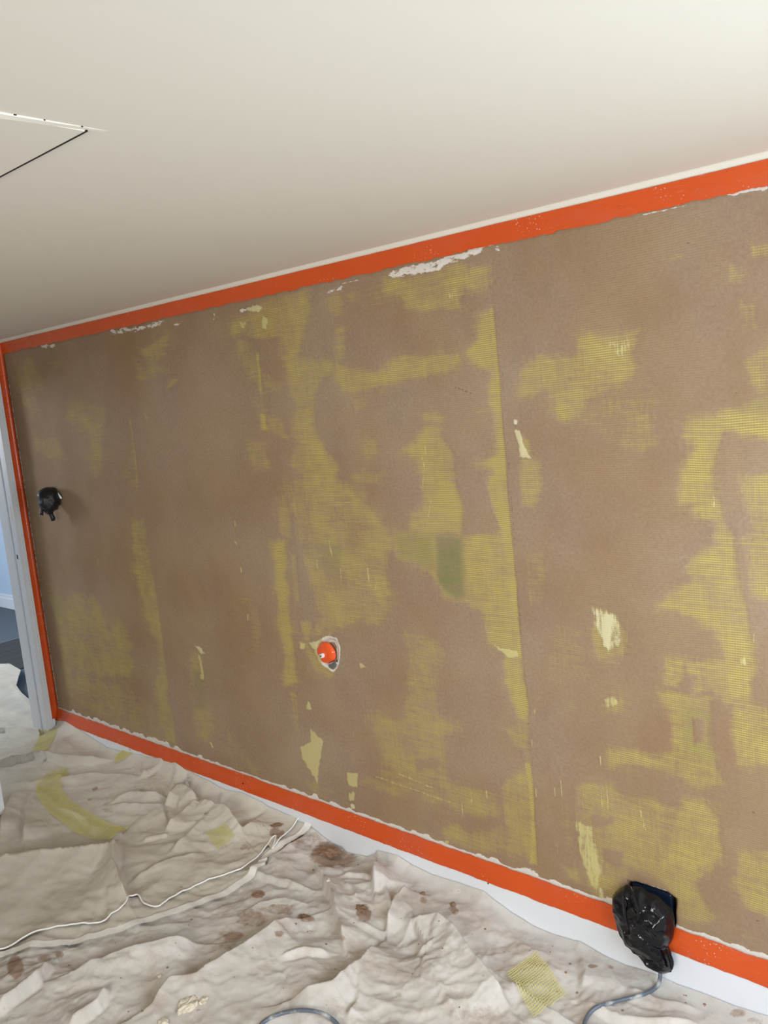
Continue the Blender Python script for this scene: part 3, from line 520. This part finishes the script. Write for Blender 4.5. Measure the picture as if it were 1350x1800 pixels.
# crest line (photo px), dark-side direction, height, broad width, steep width
FOLDS = [
([(559,1524),(574,1557),(585,1580),(596,1624),(607,1668)],(-1,.2),.040,.07,.010),([(667,1503),(661,1546),(659,1576)],(-1,0),.055,.12,.010),([(674,1546),(681,1576),(692,1602)],(1,0),.025,.05,.012),
([(722,1568),(696,1598),(681,1639)],(-1,-.3),.040,.08,.010),([(667,1661),(644,1694),(630,1713),(585,1746),(511,1757)],(-.6,-1),.042,.09,.012),
([(530,1618),(489,1635),(450,1663),(400,1691),(367,1710),(350,1727),(300,1733),(267,1770),(233,1783)],(-.4,-1),.045,.10,.014),
([(347,1653),(310,1657),(283,1663),(200,1687),(127,1707)],(-.1,-1),.036,.08,.014),([(90,1690),(67,1717),(33,1743),(-10,1775)],(.7,1),.035,.08,.012),([(193,1737),(173,1763),(117,1797)],(.6,1),.028,.07,.012),
([(707,1650),(726,1631),(767,1628),(793,1643),(815,1669),(837,1698),(863,1731),(896,1769)],(.7,-.7),.040,.09,.014),([(767,1631),(763,1661),(733,1676)],(-1,0),.022,.04,.010),
([(641,1717),(630,1757),(607,1791)],(-1,0),.020,.06,.008),([(578,1672),(537,1672),(489,1687)],(0,1),.020,.05,.010),([(696,1646),(637,1628),(611,1620)],(.2,1),.016,.05,.010),([(744,1683),(770,1731),(807,1783)],(-1,.3),.014,.06,.012),
([(607,1557),(630,1587)],(-1,.2),.02,.04,.01),([(807,1665),(850,1700),(900,1735),(972,1774),(1020,1796)],(.3,-1),.016,.06,.010),([(1028,1759),(1094,1785),(1165,1789),(1240,1796)],(0,1),.018,.05,.012),([(1013,1659),(1028,1707),(1024,1730)],(-1,0),.014,.05,.012),
([(860,1600),(920,1660),(960,1690)],(.5,-1),.012,.07,.02),([(1100,1730),(1150,1750),(1230,1765)],(0,-1),.014,.05,.015),([(430,1530),(480,1545),(545,1560)],(0,1),.016,.05,.012),([(440,1590),(500,1580),(540,1590)],(0,-1),.014,.05,.012),([(600,1540),(640,1545),(655,1550)],(0,1),.02,.05,.01),
([(-20,1288),(33,1288),(67,1295),(90,1300)],(0,1),.020,.10,.012),([(-20,1352),(33,1340),(60,1335),(83,1338),(110,1343),(167,1345),(200,1342)],(0,1),.035,.10,.010),([(87,1337),(110,1320),(133,1307)],(0,-1),.03,.08,.012),
([(7,1380),(50,1380),(100,1373),(167,1367),(247,1377)],(0,-1),.022,.06,.012),([(247,1377),(253,1343)],(1,0),.018,.05,.01),([(247,1377),(283,1367),(307,1353)],(0,1),.040,.08,.010),
([(310,1347),(313,1377),(307,1390)],(-1,0),.045,.06,.010),([(333,1367),(343,1397)],(-1,0),.03,.05,.01),([(290,1423),(320,1397),(350,1420)],(-.4,-1),.045,.09,.010),([(350,1420),(293,1463)],(-.5,-1),.03,.08,.010),
([(350,1420),(400,1443),(430,1477)],(.6,-1),.040,.08,.010),([(193,1413),(233,1400),(293,1407)],(0,-1),.022,.05,.010),([(193,1417),(240,1420),(287,1423),(293,1450)],(0,-1),.016,.06,.008),
([(73,1392),(57,1407),(47,1440),(43,1480)],(-1,0),.030,.10,.010),([(33,1390),(13,1423),(0,1470)],(-1,-.2),.030,.09,.012),([(367,1380),(393,1400),(390,1423)],(-1,0),.025,.05,.01),([(427,1397),(450,1417),(470,1440)],(1,-.4),.03,.07,.01),
([(-30,1522),(0,1517),(50,1510),(150,1503),(187,1500),(203,1483)],(0,-1),.042,.10,.010),([(203,1483),(202,1533),(213,1567),(227,1587)],(1,0),.045,.05,.012),([(193,1567),(193,1613)],(-1,0),.01,.05,.01),([(213,1450),(213,1520)],(1,0),.008,.06,.006),
([(300,1500),(340,1470),(380,1440)],(-.6,-1),.018,.06,.012),([(230,1550),(290,1520),(360,1500)],(0,-1),.016,.07,.015),([(250,1480),(300,1470)],(0,1),.014,.04,.01),([(100,1420),(150,1440),(170,1470)],(-.5,1),.014,.05,.012),([(400,1480),(440,1465),(470,1440)],(-.6,-1),.022,.05,.012),
([(-900,1560),(-400,1500),(-30,1440)],(0,-1),.03,.1,.02),([(200,1310),(170,1330),(120,1338)],(0,-1),.018,.06,.012),([(20,1200),(60,1260),(120,1290)],(0,1),.02,.12,.02),([(460,1520),(500,1500),(548,1465)],(-.5,-1),.02,.05,.01),
]
FW = []
for pts, dr_, hh, wb_, ws_ in FOLDS:
    P = np.array([fl(*p) for p in pts]); mx = np.mean(np.array(pts, float), 0); ln = math.hypot(*dr_)
    q = fl(mx[0]+dr_[0]/ln*4, mx[1]+dr_[1]/ln*4)-fl(*mx)
    FW.append((P, q/np.linalg.norm(q), hh, wb_, ws_))
def Hs(x, y):
    """height of the crumpled cloth above the floor"""
    shp = x.shape; x = x.ravel(); y = y.ravel()
    e = np.interp(x, EX, EZ); dwall = np.maximum(-.018-y, 0)
    es = np.interp(x, EX, np.convolve(np.interp(np.linspace(-9, 6, 1501), EX, EZ), np.ones(21)/21, 'same')[[int((v+9)*100) for v in EX]])
    h = (e*.85+es*.15)*np.exp(-dwall/.035)*.5+(e*.5+es*.5)*np.exp(-dwall/.12)*.2+es*np.exp(-dwall/.22)*.3
    h = h+.010*fbm(x*3, y*3, 31)
    wx = x+.016*(fbm(x*14, y*14, 33, 3)-.45); wy = y+.016*(fbm(x*14+5, y*14, 34, 3)-.45)
    add = np.zeros_like(x)
    for P, sd, hh, wb_, ws_ in FW:
        lo = P.min(0)-.3; hi = P.max(0)+.3; k = (wx > lo[0]) & (wx < hi[0]) & (wy > lo[1]) & (wy < hi[1])
        if not k.any(): continue
        X = wx[k]; Yy = wy[k]; best = np.full(X.shape, 1e9); sg = np.zeros(X.shape); ax = np.zeros(X.shape); L = 0
        seg = np.hypot(*(P[1:]-P[:-1]).T); T = seg.sum()
        for i in range(len(P)-1):
            d = P[i+1]-P[i]; tr = ((X-P[i][0])*d[0]+(Yy-P[i][1])*d[1])/(d@d); tt = np.clip(tr, 0, 1)
            ox = X-P[i][0]-tt*d[0]; oy = Yy-P[i][1]-tt*d[1]; dd = np.hypot(ox, oy); m_ = dd < best
            nrm = np.array([-d[1], d[0]])/math.hypot(*d)
            if nrm@sd < 0: nrm = -nrm
            s_ = ox*nrm[0]+oy*nrm[1]; best = np.where(m_, dd, best); sg = np.where(m_, s_, sg); ax = np.where(m_, (L+tt*seg[i])/T, ax); L += seg[i]
        # height fades towards both ends of the fold
        fade = np.clip(np.minimum(ax, 1-ax)*5+.25, 0, 1)
        hgt = hh*fade*np.where(sg > 0, np.exp(-(best/ws_)**1.3), np.exp(-best/wb_))
        groove = -.35*hh*fade*np.where(sg > 0, np.exp(-((best-ws_*1.8)/(ws_*.9))**2), 0)
        add[k] = np.maximum(add[k], hgt*1.0)+.25*np.minimum(add[k], hgt)+groove*.4
    am = np.clip(.35+1.3*vn(x*2.1, y*2.1, 40), 0, 1.3)
    gw_ = .22+.78*sst(.0, .13, dwall); h = h+add*1.25*gw_+gw_*am*(.016*facets(x, y, 41, 6, 2.2)+.0085*facets(x, y, 47, 6, 5)+.0040*facets(x, y, 53, 6, 10)+.0012*crumple(x, y, 59, 5, 22))
    h = h*np.where(y > -.3, 1, 1)
    return np.maximum(h, .003).reshape(shp)
def stains(px, py, x, y, L, jit=6):
    a = np.zeros(px.shape); jx = px+jit*(fbm(x*25, y*25, 71)-.47)*2; jy = py+jit*(fbm(x*25+9, y*25, 72)-.47)*2
    for cx, cy_, rx, ry, v in L:
        d = ((jx-cx)/rx)**2+((jy-cy_)/ry)**2; a = np.maximum(a, v*sst(1.3, .35, d))
    return a
MUD = [(548,1478,40,18,.5),(575,1502,34,26,.9),(605,1508,28,18,.7),(487,1465,15,12,.8),(640,1605,14,18,.9),(28,1700,16,22,.9),(78,1684,14,8,.7),(105,1678,10,7,.7),(400,1650,22,26,.55),(440,1615,36,18,.6),(490,1598,40,12,.55),(537,1613,18,7,.8),(454,1572,14,8,.8),(410,1645,20,10,.8),(491,1641,8,8,.7),(600,1650,8,6,.6),
 (744,1582,9,7,.7),(798,1602,9,9,.7),(1044,1696,10,5,.8),(1070,1702,7,4,.7),(1298,1781,16,10,.6),(1330,1795,18,8,.5),(850,1780,40,16,.35),(810,1785,26,16,.45),(320,1560,5,4,.6),(165,1384,6,5,.7),(157,1406,5,4,.6),(190,1420,10,14,.35),(250,1388,24,14,.35),(430,1490,10,8,.5),(700,1750,8,6,.5),(640,1580,40,30,.28),(1130,1720,20,12,.3),(20,1780,24,20,.3),(690,1665,20,10,.35),(420,1560,60,40,.22),(365,1432,6,5,.5)]
WHT = [(661,1592,20,14,.7),(675,1622,14,12,.6),(130,1740,24,16,.5),(280,1713,8,6,.9),(740,1780,22,12,.6),(510,1745,40,22,.4),(400,1630,20,14,.5),(802,1567,8,7,.6),(470,1470,20,10,.3),(580,1568,6,6,.8),(700,1690,50,30,.25)]
def cloth_obj(name, XX, YY, off, mat, parent=None, curl=None):
    Z = Hs(XX, YY)+off
    if curl is not None: Z = Z+curl
    P = np.stack([XX, YY, Z], -1); px, py = proj(P.reshape(-1, 3)); px = px.reshape(XX.shape); py = py.reshape(XX.shape)
    A = stains(px, py, XX, YY, MUD); W = stains(px, py, XX, YY, WHT)
    return grid_obj(name, P, mat, parent, attrs={'dirt': np.stack([A, W, 0*A, 0*A+1], -1)})
# lower, dirty sheet
xs = np.linspace(.45, 4.6, 1000); ys = np.linspace(-2.3, -.0205, 500)
XX, YY = np.meshgrid(xs, ys, indexing='ij')
sa = cloth_obj('dust_sheet', XX, YY, 0, sheetA)
tag(sa, 'large crumpled off-white dust sheet with brown plaster dirt in front of the white skirting', 'dust sheet')
# upper sheet folded double
sb = empty('dust_sheet', (1.2, -.4, 0), 'cleaner beige dust sheet folded double, running from the doorway towards the skirting', 'dust sheet')
def resample(P, n):
    s = np.r_[0, np.cumsum(np.hypot(*(P[1:]-P[:-1]).T))]; t = np.linspace(0, s[-1], n); return np.stack([np.interp(t, s, P[:, 0]), np.interp(t, s, P[:, 1])], -1)
hem1 = [(-700,1765),(-350,1725),(-120,1688),(0,1668),(10,1667),(40,1652),(60,1644),(100,1632),(130,1625),(183,1620),(197,1608),(218,1597),(224,1590),(228,1580),(243,1576),(253,1590),(270,1595),(280,1593),(310,1573),(350,1552),(385,1540),(425,1530),(450,1512),(470,1493),(478,1482),(487,1478),(484,1490),(478,1500),(500,1480),(520,1462),(535,1452)]
hem2 = [(-700,1800),(-350,1755),(-120,1712),(0,1690),(60,1678),(130,1662),(200,1644),(250,1628),(310,1610),(350,1595),(400,1575),(445,1550),(468,1535),(475,1515),(500,1500),(530,1485),(548,1475),(556,1468)]
h1 = resample(np.array([fl(*p, z=.035) for p in hem1]), 560); h2 = resample(np.array([fl(*p, z=.02) for p in hem2]), 560)
topx = [(-1.85, .42), (-1.72, .50), (-1.45, .46), (-1.28, .36), (-1.12, .27), (-.95, .22), (-.62, .14), (-.25, -.02), (-.16, -.115), (-.02, -.115), (.012, -.10), (.025, -.05), (.04, -.021)]
def mk_top(xe): return resample(np.array([(-3.2, .3)]+topx+[(x, -.0205) for x in np.linspace(.06, xe, 60)]), 560)
def ruled(b, tp, n=190):
    v = np.linspace(0, 1, n)[None, :, None]; return b[:, None]*(1-v)+tp[:, None]*v
lip = lambda A: .004*np.exp(-np.arange(A)/1.5)[None, :]
G2 = ruled(h2, mk_top(2.10)); cloth_obj('under_layer', G2[..., 0], G2[..., 1], .007, sheetB, sb)
G1 = ruled(h1, mk_top(2.02)); cloth_obj('top_layer', G1[..., 0], G1[..., 1], .017, sheetB, sb, curl=lip(190))
for ch in list(sb.children): ch.location = (-1.2, .4, 0)
def hem_tube(name, hm, off, r):
    z = Hs(hm[:, 0], hm[:, 1])+off; pts = [(x-1.2, y+.4, zz) for (x, y), zz in zip(hm[::3], z[::3])]
    return tube(name, pts, r, hem_m, sb, 6, 2)
hem_tube('top_hem', h1, .0195, .0032); 
# broad flat hem of the under layer
v = np.linspace(0, 1, 5); nrm = np.gradient(h2, axis=0); nrm = np.stack([-nrm[:, 1], nrm[:, 0]], -1)/np.linalg.norm(nrm, axis=1)[:, None]
B = h2[:, None]+nrm[:, None]*(v[None, :, None]*.036); Zb = Hs(h2[:, 0], h2[:, 1])[:, None]+.0125+.0*B[..., 0]
Zb = Hs(h2[:, 0]+nrm[:, 0]*.015, h2[:, 1]+nrm[:, 1]*.015)[:, None]*.5+Hs(B[..., 0], B[..., 1])*.5+.0125
o = grid_obj('under_hem', np.stack([B[..., 0]-1.2, B[..., 1]+.4, Zb], -1), hem_m, sb)
def cloth_z(x, y, extra=0.): return float(Hs(np.array([x]), np.array([y]))[0])+extra
# ================================================================== SCRIM OFFCUTS (real open nets)
def net(name, Pf, nu, nv, mat, label, wu=.35, base=.026, su=3, sv=3):
    """open net over surface Pf(u,v)->(x,y); nu,nv threads"""
    bm = bmesh.new()
    def line(us, vs, wd):
        pts = np.array([Pf(u, v) for u, v in zip(us, vs)]); z = Hs(pts[:, 0], pts[:, 1])+base
        d = np.gradient(pts, axis=0); nr = np.stack([-d[:, 1], d[:, 0]], -1); nr /= np.linalg.norm(nr, axis=1)[:, None]+1e-9
        a = [bm.verts.new((p[0]+n_[0]*wd, p[1]+n_[1]*wd, zz)) for p, n_, zz in zip(pts, nr, z)]; b = [bm.verts.new((p[0]-n_[0]*wd, p[1]-n_[1]*wd, zz)) for p, n_, zz in zip(pts, nr, z)]
        tp = [bm.verts.new((p[0], p[1], zz+wd*.8)) for p, zz in zip(pts, z)]
        for i in range(len(pts)-1): bm.faces.new((a[i], a[i+1], tp[i+1], tp[i])); bm.faces.new((tp[i], tp[i+1], b[i+1], b[i]))
    A = np.array(Pf(0, .5)); Bq = np.array(Pf(0, .5)); pu = np.linalg.norm(np.array(Pf(.5+.5/nu, .5))-np.array(Pf(.5, .5))); pv = np.linalg.norm(np.array(Pf(.5, .5+.5/nv))-np.array(Pf(.5, .5)))
    for i in range(nu+1): line(np.full(sv+1, i/nu), np.linspace(0, 1, sv+1), pu*2*wu/2)
    for j in range(nv+1): line(np.linspace(0, 1, su+1), np.full(su+1, j/nv), pv*2*wu/2)
    o = bm_obj(name, bm, mat); tag(o, label, 'mesh scrap', 'yellow mesh scraps on the dust sheets'); return o
def quad(c):
    P = [np.array(fl(*p, z=.03)) for p in c]
    return lambda u, v: (P[0]*(1-u)+P[1]*u)*(1-v)+(P[3]*(1-u)+P[2]*u)*v
def band(c, w):
    P = resample(np.array([fl(*p, z=.05) for p in c]), 60); T = np.gradient(P, axis=0); N = np.stack([-T[:, 1], T[:, 0]], -1); N /= np.linalg.norm(N, axis=1)[:, None]
    def f(u, v):
        i = u*59; p = np.array([np.interp(i, range(60), P[:, 0]), np.interp(i, range(60), P[:, 1])]); n_ = np.array([np.interp(i, range(60), N[:, 0]), np.interp(i, range(60), N[:, 1])])
        return p+n_*(v-.5)*w*(1 if not callable(w) else 1)
    return f
net('mesh_scrap', quad([(891,1714),(944,1682),(994,1744),(939,1792)]), 18, 20, scrim, 'square yellow plaster mesh offcut on the dirty dust sheet beside the grey cable', .20, .010, 24, 22)
net('mesh_scrap', quad([(363,1477),(397,1468),(414,1482),(384,1499)]), 16, 14, scrim, 'small oval yellow plaster mesh scrap on the folded dust sheet nearest the skirting', .22, .022, 14, 14)
net('mesh_scrap', quad([(72,1297),(104,1299),(84,1334),(57,1336)]), 26, 30, scrim, 'rumpled square yellow mesh scrap on the dust sheet below the doorway corner', .22, .020, 20, 20)
net('mesh_scrap', band([(118,1353),(97,1358),(86,1372),(86,1392),(100,1412),(130,1432),(165,1454),(210,1462)], .115), 110, 14, scrim, 'long curved strip of yellow mesh tape curling across the folded dust sheet', .20, .022, 110, 6)
net('mesh_scrap', band([(203,1338),(222,1335),(242,1333)], .07), 26, 10, scrim, 'tiny yellow mesh strip lying against the skirting near the corner', .3, .022, 20, 4)
# ================================================================== CRUMBS, LUMPS, FLAKES
def lump(name, px, py, rx, ry, hgt, mat, label, group=None, seed=0, cat='plaster lump', off=0., n=3):
    x, y = fl(px, py, .03); z = cloth_z(x, y, off); bm = bmesh.new(); bmesh.ops.create_icosphere(bm, subdivisions=n, radius=1)
    rng = random.Random(seed); ph = [rng.uniform(0, 9) for _ in range(6)]
    for v in bm.verts:
        c_ = v.co.copy(); k = 1+.22*math.sin(c_.x*5+ph[0])*math.cos(c_.y*4+ph[1])+.15*math.sin(c_.y*9+ph[2]+c_.x*3)+.10*math.sin(c_.z*11+ph[3]+c_.x*7)
        k *= 1+rng.uniform(-.06, .06); v.co = Vector((c_.x*rx*k, c_.y*ry*k, c_.z*hgt*k))
    o = bm_obj(name, bm, mat, loc=(x, y, z+hgt*.35)); o.rotation_euler = (0, 0, rng.uniform(0, 3)); tag(o, label, cat, group or (cat+'s on the dust sheets')); return o
lump('plaster_lump', 577, 1500, .050, .034, .014, mud, 'large cracked brown plaster lump at the foot of the skirting beside the folded sheet', seed=1)
lump('plaster_lump', 637, 1606, .018, .024, .006, mud, 'brown plaster blob in the hollow between two cloth folds', seed=2)
lump('plaster_lump', 454, 1572, .020, .012, .006, mud, 'flat brown plaster blob just below the folded sheet hem', seed=3)
lump('plaster_lump', 537, 1613, .022, .011, .006, mud, 'elongated brown plaster smear left of the upright cloth fold', seed=4)
lump('plaster_lump', 798, 1602, .010, .009, .007, mud, 'small round brown plaster crumb on the smooth sheet near the skirting', seed=5, n=2)
lump('plaster_lump', 744, 1582, .011, .009, .006, mud, 'small brown crumb on the rounded cloth fold beside the skirting', seed=6, n=2)
lump('plaster_lump', 487, 1465, .024, .016, .004, mud, 'brown smear of plaster on the folded sheet corner', seed=7, off=.017)
lump('plaster_flake', 332, 1769, .036, .026, .010, flake_m, 'large round cream plaster flake on the dirty sheet at the bottom edge', seed=8, cat='plaster flake')
lump('plaster_flake', 358, 1762, .012, .018, .006, flake_m, 'pointed cream plaster flake touching the large round flake', seed=9, cat='plaster flake', n=2)
lump('plaster_flake', 288, 1797, .018, .014, .007, flake_m, 'cream plaster crumb cut by the bottom edge of the photo', seed=10, cat='plaster flake', n=2)
lump('plaster_flake', 280, 1713, .008, .007, .004, flake_m, 'small white plaster flake above the large round flake', seed=11, cat='plaster flake', n=2)
lump('plaster_flake', 580, 1568, .006, .006, .005, flake_m, 'tiny white crumb on top of the upright cloth fold', seed=12, cat='plaster flake', n=2)
bm = bmesh.new(); rng = random.Random(3)
cp = [(rng.uniform(1.7, 4.0), rng.uniform(-1.1, -.04)) for _ in range(150)]
cz = Hs(np.array([c[0] for c in cp]), np.array([c[1] for c in cp]))
for (x, y), z in zip(cp, cz):
    pxy = proj(np.array([[x, y, z]])); 
    if pxy[1][0] < 1690-.42*pxy[0][0]: continue
    r = rng.choice((.0015, .002, .0025, .004)); q = bmesh.ops.create_icosphere(bm, subdivisions=1, radius=r)
    for v in q['verts']: v.co = Vector((v.co.x*rng.uniform(.7, 1.5)+x, v.co.y+y, v.co.z*.7+z+r*.3))
tag(bm_obj('plaster_crumbs', bm, mud), 'fine brown plaster crumbs scattered over the dirty dust sheet', 'crumbs', kind='stuff')
# ================================================================== CABLES
def at_cloth(px, py, r=.0055, up=0.): 
    z = .03
    for _ in range(4):
        x, y = fl(px, py, z); z = .5*z+.5*(max(cloth_z(x+a, y+b) for a in (-.03, 0, .03) for b in (-.02, 0, .02))+r*.6)
    return (x, y, z)
q0 = unproj(1160, 1705, 1, -.05)
pts = [tuple(q0), tuple(unproj(1160, 1720, 1, -.055)), ]+[at_cloth(*p, up=.004) for p in [(1153,1735),(1133,1747),(1108,1754),(1080,1761),(1052,1769),(1034,1784),(1026,1808),(1030,1850)]]
tag(tube('power_cable', pts, .0058, cable_m), 'grey flex hanging from the black bag and curving across the sheet', 'cable', 'cables on the dust sheet')
pts = [at_cloth(*p, up=.006) for p in [(445,1830),(458,1802),(478,1788),(505,1779),(535,1776),(562,1780),(582,1790),(598,1808),(606,1840)]]
tag(tube('power_cable', pts, .0060, cable_m), 'dark grey cable loop lying on the sheet at the bottom edge', 'cable', 'cables on the dust sheet')
# ================================================================== BLACK BAGS
def bag(name, outline, plane_o, U, V, depth, back, mat, seed, parent=None, n=110, rings=60, fold=1.0, offc=None):
    """closed crumpled plastic lump; outline in (u,v) on the plane through plane_o"""
    Oo = resample(np.array(outline+[outline[0]]), n+1)[:-1]; c = Oo.mean(0) if offc is None else np.array(offc); N = np.cross(U, V)
    me_pts = []; faces = []
    rr = np.sin(np.linspace(0, 1, rings+1)[1:]*math.pi/2)
    def layer(sign, dep):
        base = len(me_pts); me_pts.append(None); idx0 = base
        L = []
        for r in rr:
            q = c+(Oo-c)*r; L.append(q)
        L = np.array(L); u = L[..., 0]; v_ = L[..., 1]; r = rr[:, None]*np.ones(n)[None]
        prof = np.sqrt(np.clip(1-r**2.4, 0, 1))
        cr = crumple(u, v_, seed, 6, 6)*.014+crumple(u, v_, seed+3, 5, 14)*.006+.012*(fbm(u*9, v_*6, seed+5)-.47)
        h = sign*dep*prof+(sign*cr*fold*sst(1.0, .82, r))
        h0 = sign*dep
        W = plane_o+u[..., None]*U+v_[..., None]*V+h[..., None]*N
        me_pts[base] = plane_o+c[0]*U+c[1]*V+h0*N
        s = len(me_pts); me_pts.extend(W.reshape(-1, 3))
        for j in range(n):
            f = (base, s+j, s+(j+1) % n); faces.append(f if sign > 0 else f[::-1])
        for i in range(rings-1):
            for j in range(n):
                a = s+i*n+j; b = s+i*n+(j+1) % n; f = (a, a+n, b+n, b); faces.append(f if sign > 0 else f[::-1])
        return s+(rings-1)*n
    e1 = layer(1, depth); e2 = layer(-1, back)
    for j in range(n): faces.append((e1+j, e2+j, e2+(j+1) % n, e1+(j+1) % n))
    me = bpy.data.meshes.new(name); me.from_pydata([tuple(map(float, p)) for p in me_pts], [], faces); me.update()
    bm = bmesh.new(); bm.from_mesh(me); bmesh.ops.remove_doubles(bm, verts=bm.verts, dist=1e-5); bmesh.ops.recalc_face_normals(bm, faces=bm.faces); bm.to_mesh(me); bm.free()
    for p in me.polygons: p.use_smooth = True
    return link(name, me, mat, parent)
# socket bag hanging from the hole at the skirting
BO = unproj(1135, 1620, 1, -.034); ol = []
for zx, zy in [(340,430),(362,395),(390,372),(430,345),(480,318),(505,332),(540,345),(575,342),(640,350),(700,400),(800,440),(880,520),(950,580),(972,680),(972,780),(960,870),(930,935),(895,960),(920,1020),(945,1080),(962,1170),(940,1215),(890,1235),(830,1210),(760,1170),(650,1060),(590,980),(560,940),(490,860),(430,790),(395,720),(368,640),(352,570),(338,500)]:
    w_ = unproj(1020+zx/5.87, 1500+zy/5.87, 1, -.034)-BO; ol.append((w_[0], w_[2]))
U = np.array([1., 0, 0]); V = np.array([0, 0, 1.])
sb_ = empty('socket_bag', (BO[0], BO[1], BO[2]), 'shiny crumpled black bin bag hanging from the socket hole over the skirting', 'plastic bag')
ob = bag('bag_film', ol, np.zeros(3), U, V, .045, .008, bag_m, 5, sb_, 140, 70, 1.25)
# long tight pleats down the left of the bag
def plt(zp, r, yo):
    return [tuple(unproj(1020+a/5.87, 1500+b/5.87, 1, yo)-BO) for a, b in zp]
tube('pleat', plt([(350,430),(352,560),(400,700),(470,820),(560,950),(650,1060),(760,1160),(860,1215),(935,1210)], 0, -.040), .0065, bag_m, sb_, 8, 8, lambda s: .5+.6*math.sin(s*3.1))
tube('pleat', plt([(440,440),(455,560),(470,680),(510,800)], 0, -.082), .0045, bag_m, sb_, 8, 8, lambda s: .4+.7*math.sin(s*3.1))
tube('pleat', plt([(620,930),(680,1020),(760,1100),(880,1170)], 0, -.070), .006, bag_m, sb_, 8, 8, lambda s: .4+.7*math.sin(s*3.1))
tube('pleat', plt([(890,970),(920,1050),(945,1130),(940,1200)], 0, -.055), .006, bag_m, sb_, 8, 8, lambda s: .4+.7*math.sin(s*3.1))
tube('pleat', plt([(520,340),(560,450),(600,600),(590,760)], 0, -.080), .006, bag_m, sb_, 8, 8, lambda s: .4+.7*math.sin(s*3.1))
# back box in the recess
bx = unproj(1150, 1600, 1, .02); bm = bmesh.new(); add_box(bm, -.062, .062, -.012, .014, -.055, .075, .006)
o = bm_obj('socket_back_box', bm, navy, loc=(bx[0], .022, bx[2])); tag(o, 'dark navy back box set in the torn socket hole behind the black bag', 'socket')
# wall lamp wrapped in a black bag
LO = np.array([.385, -.055, 1.383]); vd = LO-O; vd[2] = 0; vd /= np.linalg.norm(vd); U2 = np.cross(vd, [0, 0, 1.]); U2 = U2/np.linalg.norm(U2); 
c0 = proj(LO[None]); pxm = 1/((proj((LO+U2*.1)[None])[0][0]-c0[0][0])/.1); pzm = 1/((c0[1][0]-proj((LO+V*.1)[None])[1][0])/.1)
lc = (515, 690)
def lol(pts): return [((a-lc[0])/13.5*pxm, -(b-lc[1])/13.5*pzm) for a, b in pts]
lb = empty('wrapped_wall_light', LO, 'small wall light wrapped in black plastic near the left corner of the plastered wall', 'wall light')
bag('bag_film', lol([(250,460),(290,405),(350,365),(420,332),(520,322),(600,335),(680,345),(740,390),(755,450),(750,520),(768,640),(765,770),(715,800),(690,870),(600,890),(560,945),(500,965),(430,960),(385,930),(350,860),(300,820),(255,700)]), np.zeros(3), U2, V, .055, .045, bag2_m, 9, lb, 90, 40, .55)
bag('bag_tail', lol([(440,930),(560,920),(575,990),(600,1060),(585,1120),(540,1135),(490,1130),(478,1040)]), -.02*np.cross(U2, V)*0, U2, V, .012, .010, bag2_m, 12, lb, 40, 14, .25)
bag('bag_tail', lol([(285,780),(345,800),(350,870),(325,975),(285,962),(245,940),(262,870)]), np.zeros(3), U2, V, .010, .008, bag2_m, 14, lb, 40, 14, .25)
bag('torn_rim', lol([(738,470),(765,500),(790,545),(822,600),(815,632),(775,625),(750,560)]), -.02*np.cross(U2, V)*-1, U2, V, .005, .004, gw, 15, lb, 24, 8, .1)
# ================================================================== ORANGE TAPED PIPE BOX
po = unproj(574, 1148, 1, .004); pb = empty('taped_pipe_outlet', po, 'round outlet covered with glossy orange tape in a torn white hole in the wall', 'outlet')
ol = []
for zx, zy in [(525,410),(545,370),(580,335),(625,325),(670,345),(705,385),(735,440),(745,500),(735,540),(700,560),(650,580),(600,570),(575,530),(550,490),(528,450)]:
    w_ = unproj(480+zx/6.75, 1080+zy/6.75, 1, .004)-po; ol.append((w_[0], w_[2]))
bag('orange_cover', ol, np.zeros(3), U, V, .012, .012, orange_g, 21, pb, 60, 24, .22)
kp = unproj(567.5, 1152, 1, -.010)-po
bm = bmesh.new(); bmesh.ops.create_cone(bm, cap_ends=True, segments=16, radius1=.010, radius2=.0085, depth=.022, matrix=Matrix.Translation(kp) @ Matrix.Rotation(math.pi/2, 4, 'X')); bm_obj('white_stub', bm, gw, pb, smooth=False)
bm = bmesh.new(); bmesh.ops.create_cone(bm, cap_ends=True, segments=16, radius1=.0045, radius2=.0045, depth=.004, matrix=Matrix.Translation(kp+np.array([0, -.0115, 0])) @ Matrix.Rotation(math.pi/2, 4, 'X')); bm_obj('stub_bore', bm, metal, pb)
# torn foil under the disc
ol = []
for zx, zy in [(660,580),(740,545),(765,575),(755,620),(720,655),(680,640),(655,610)]:
    w_ = unproj(480+zx/6.75, 1080+zy/6.75, 1, .002)-po; ol.append((w_[0], w_[2]))
bag('torn_lining', ol, np.array([0, -.002, 0]), U, V, .005, .006, metal, 23, pb, 30, 12, .3)
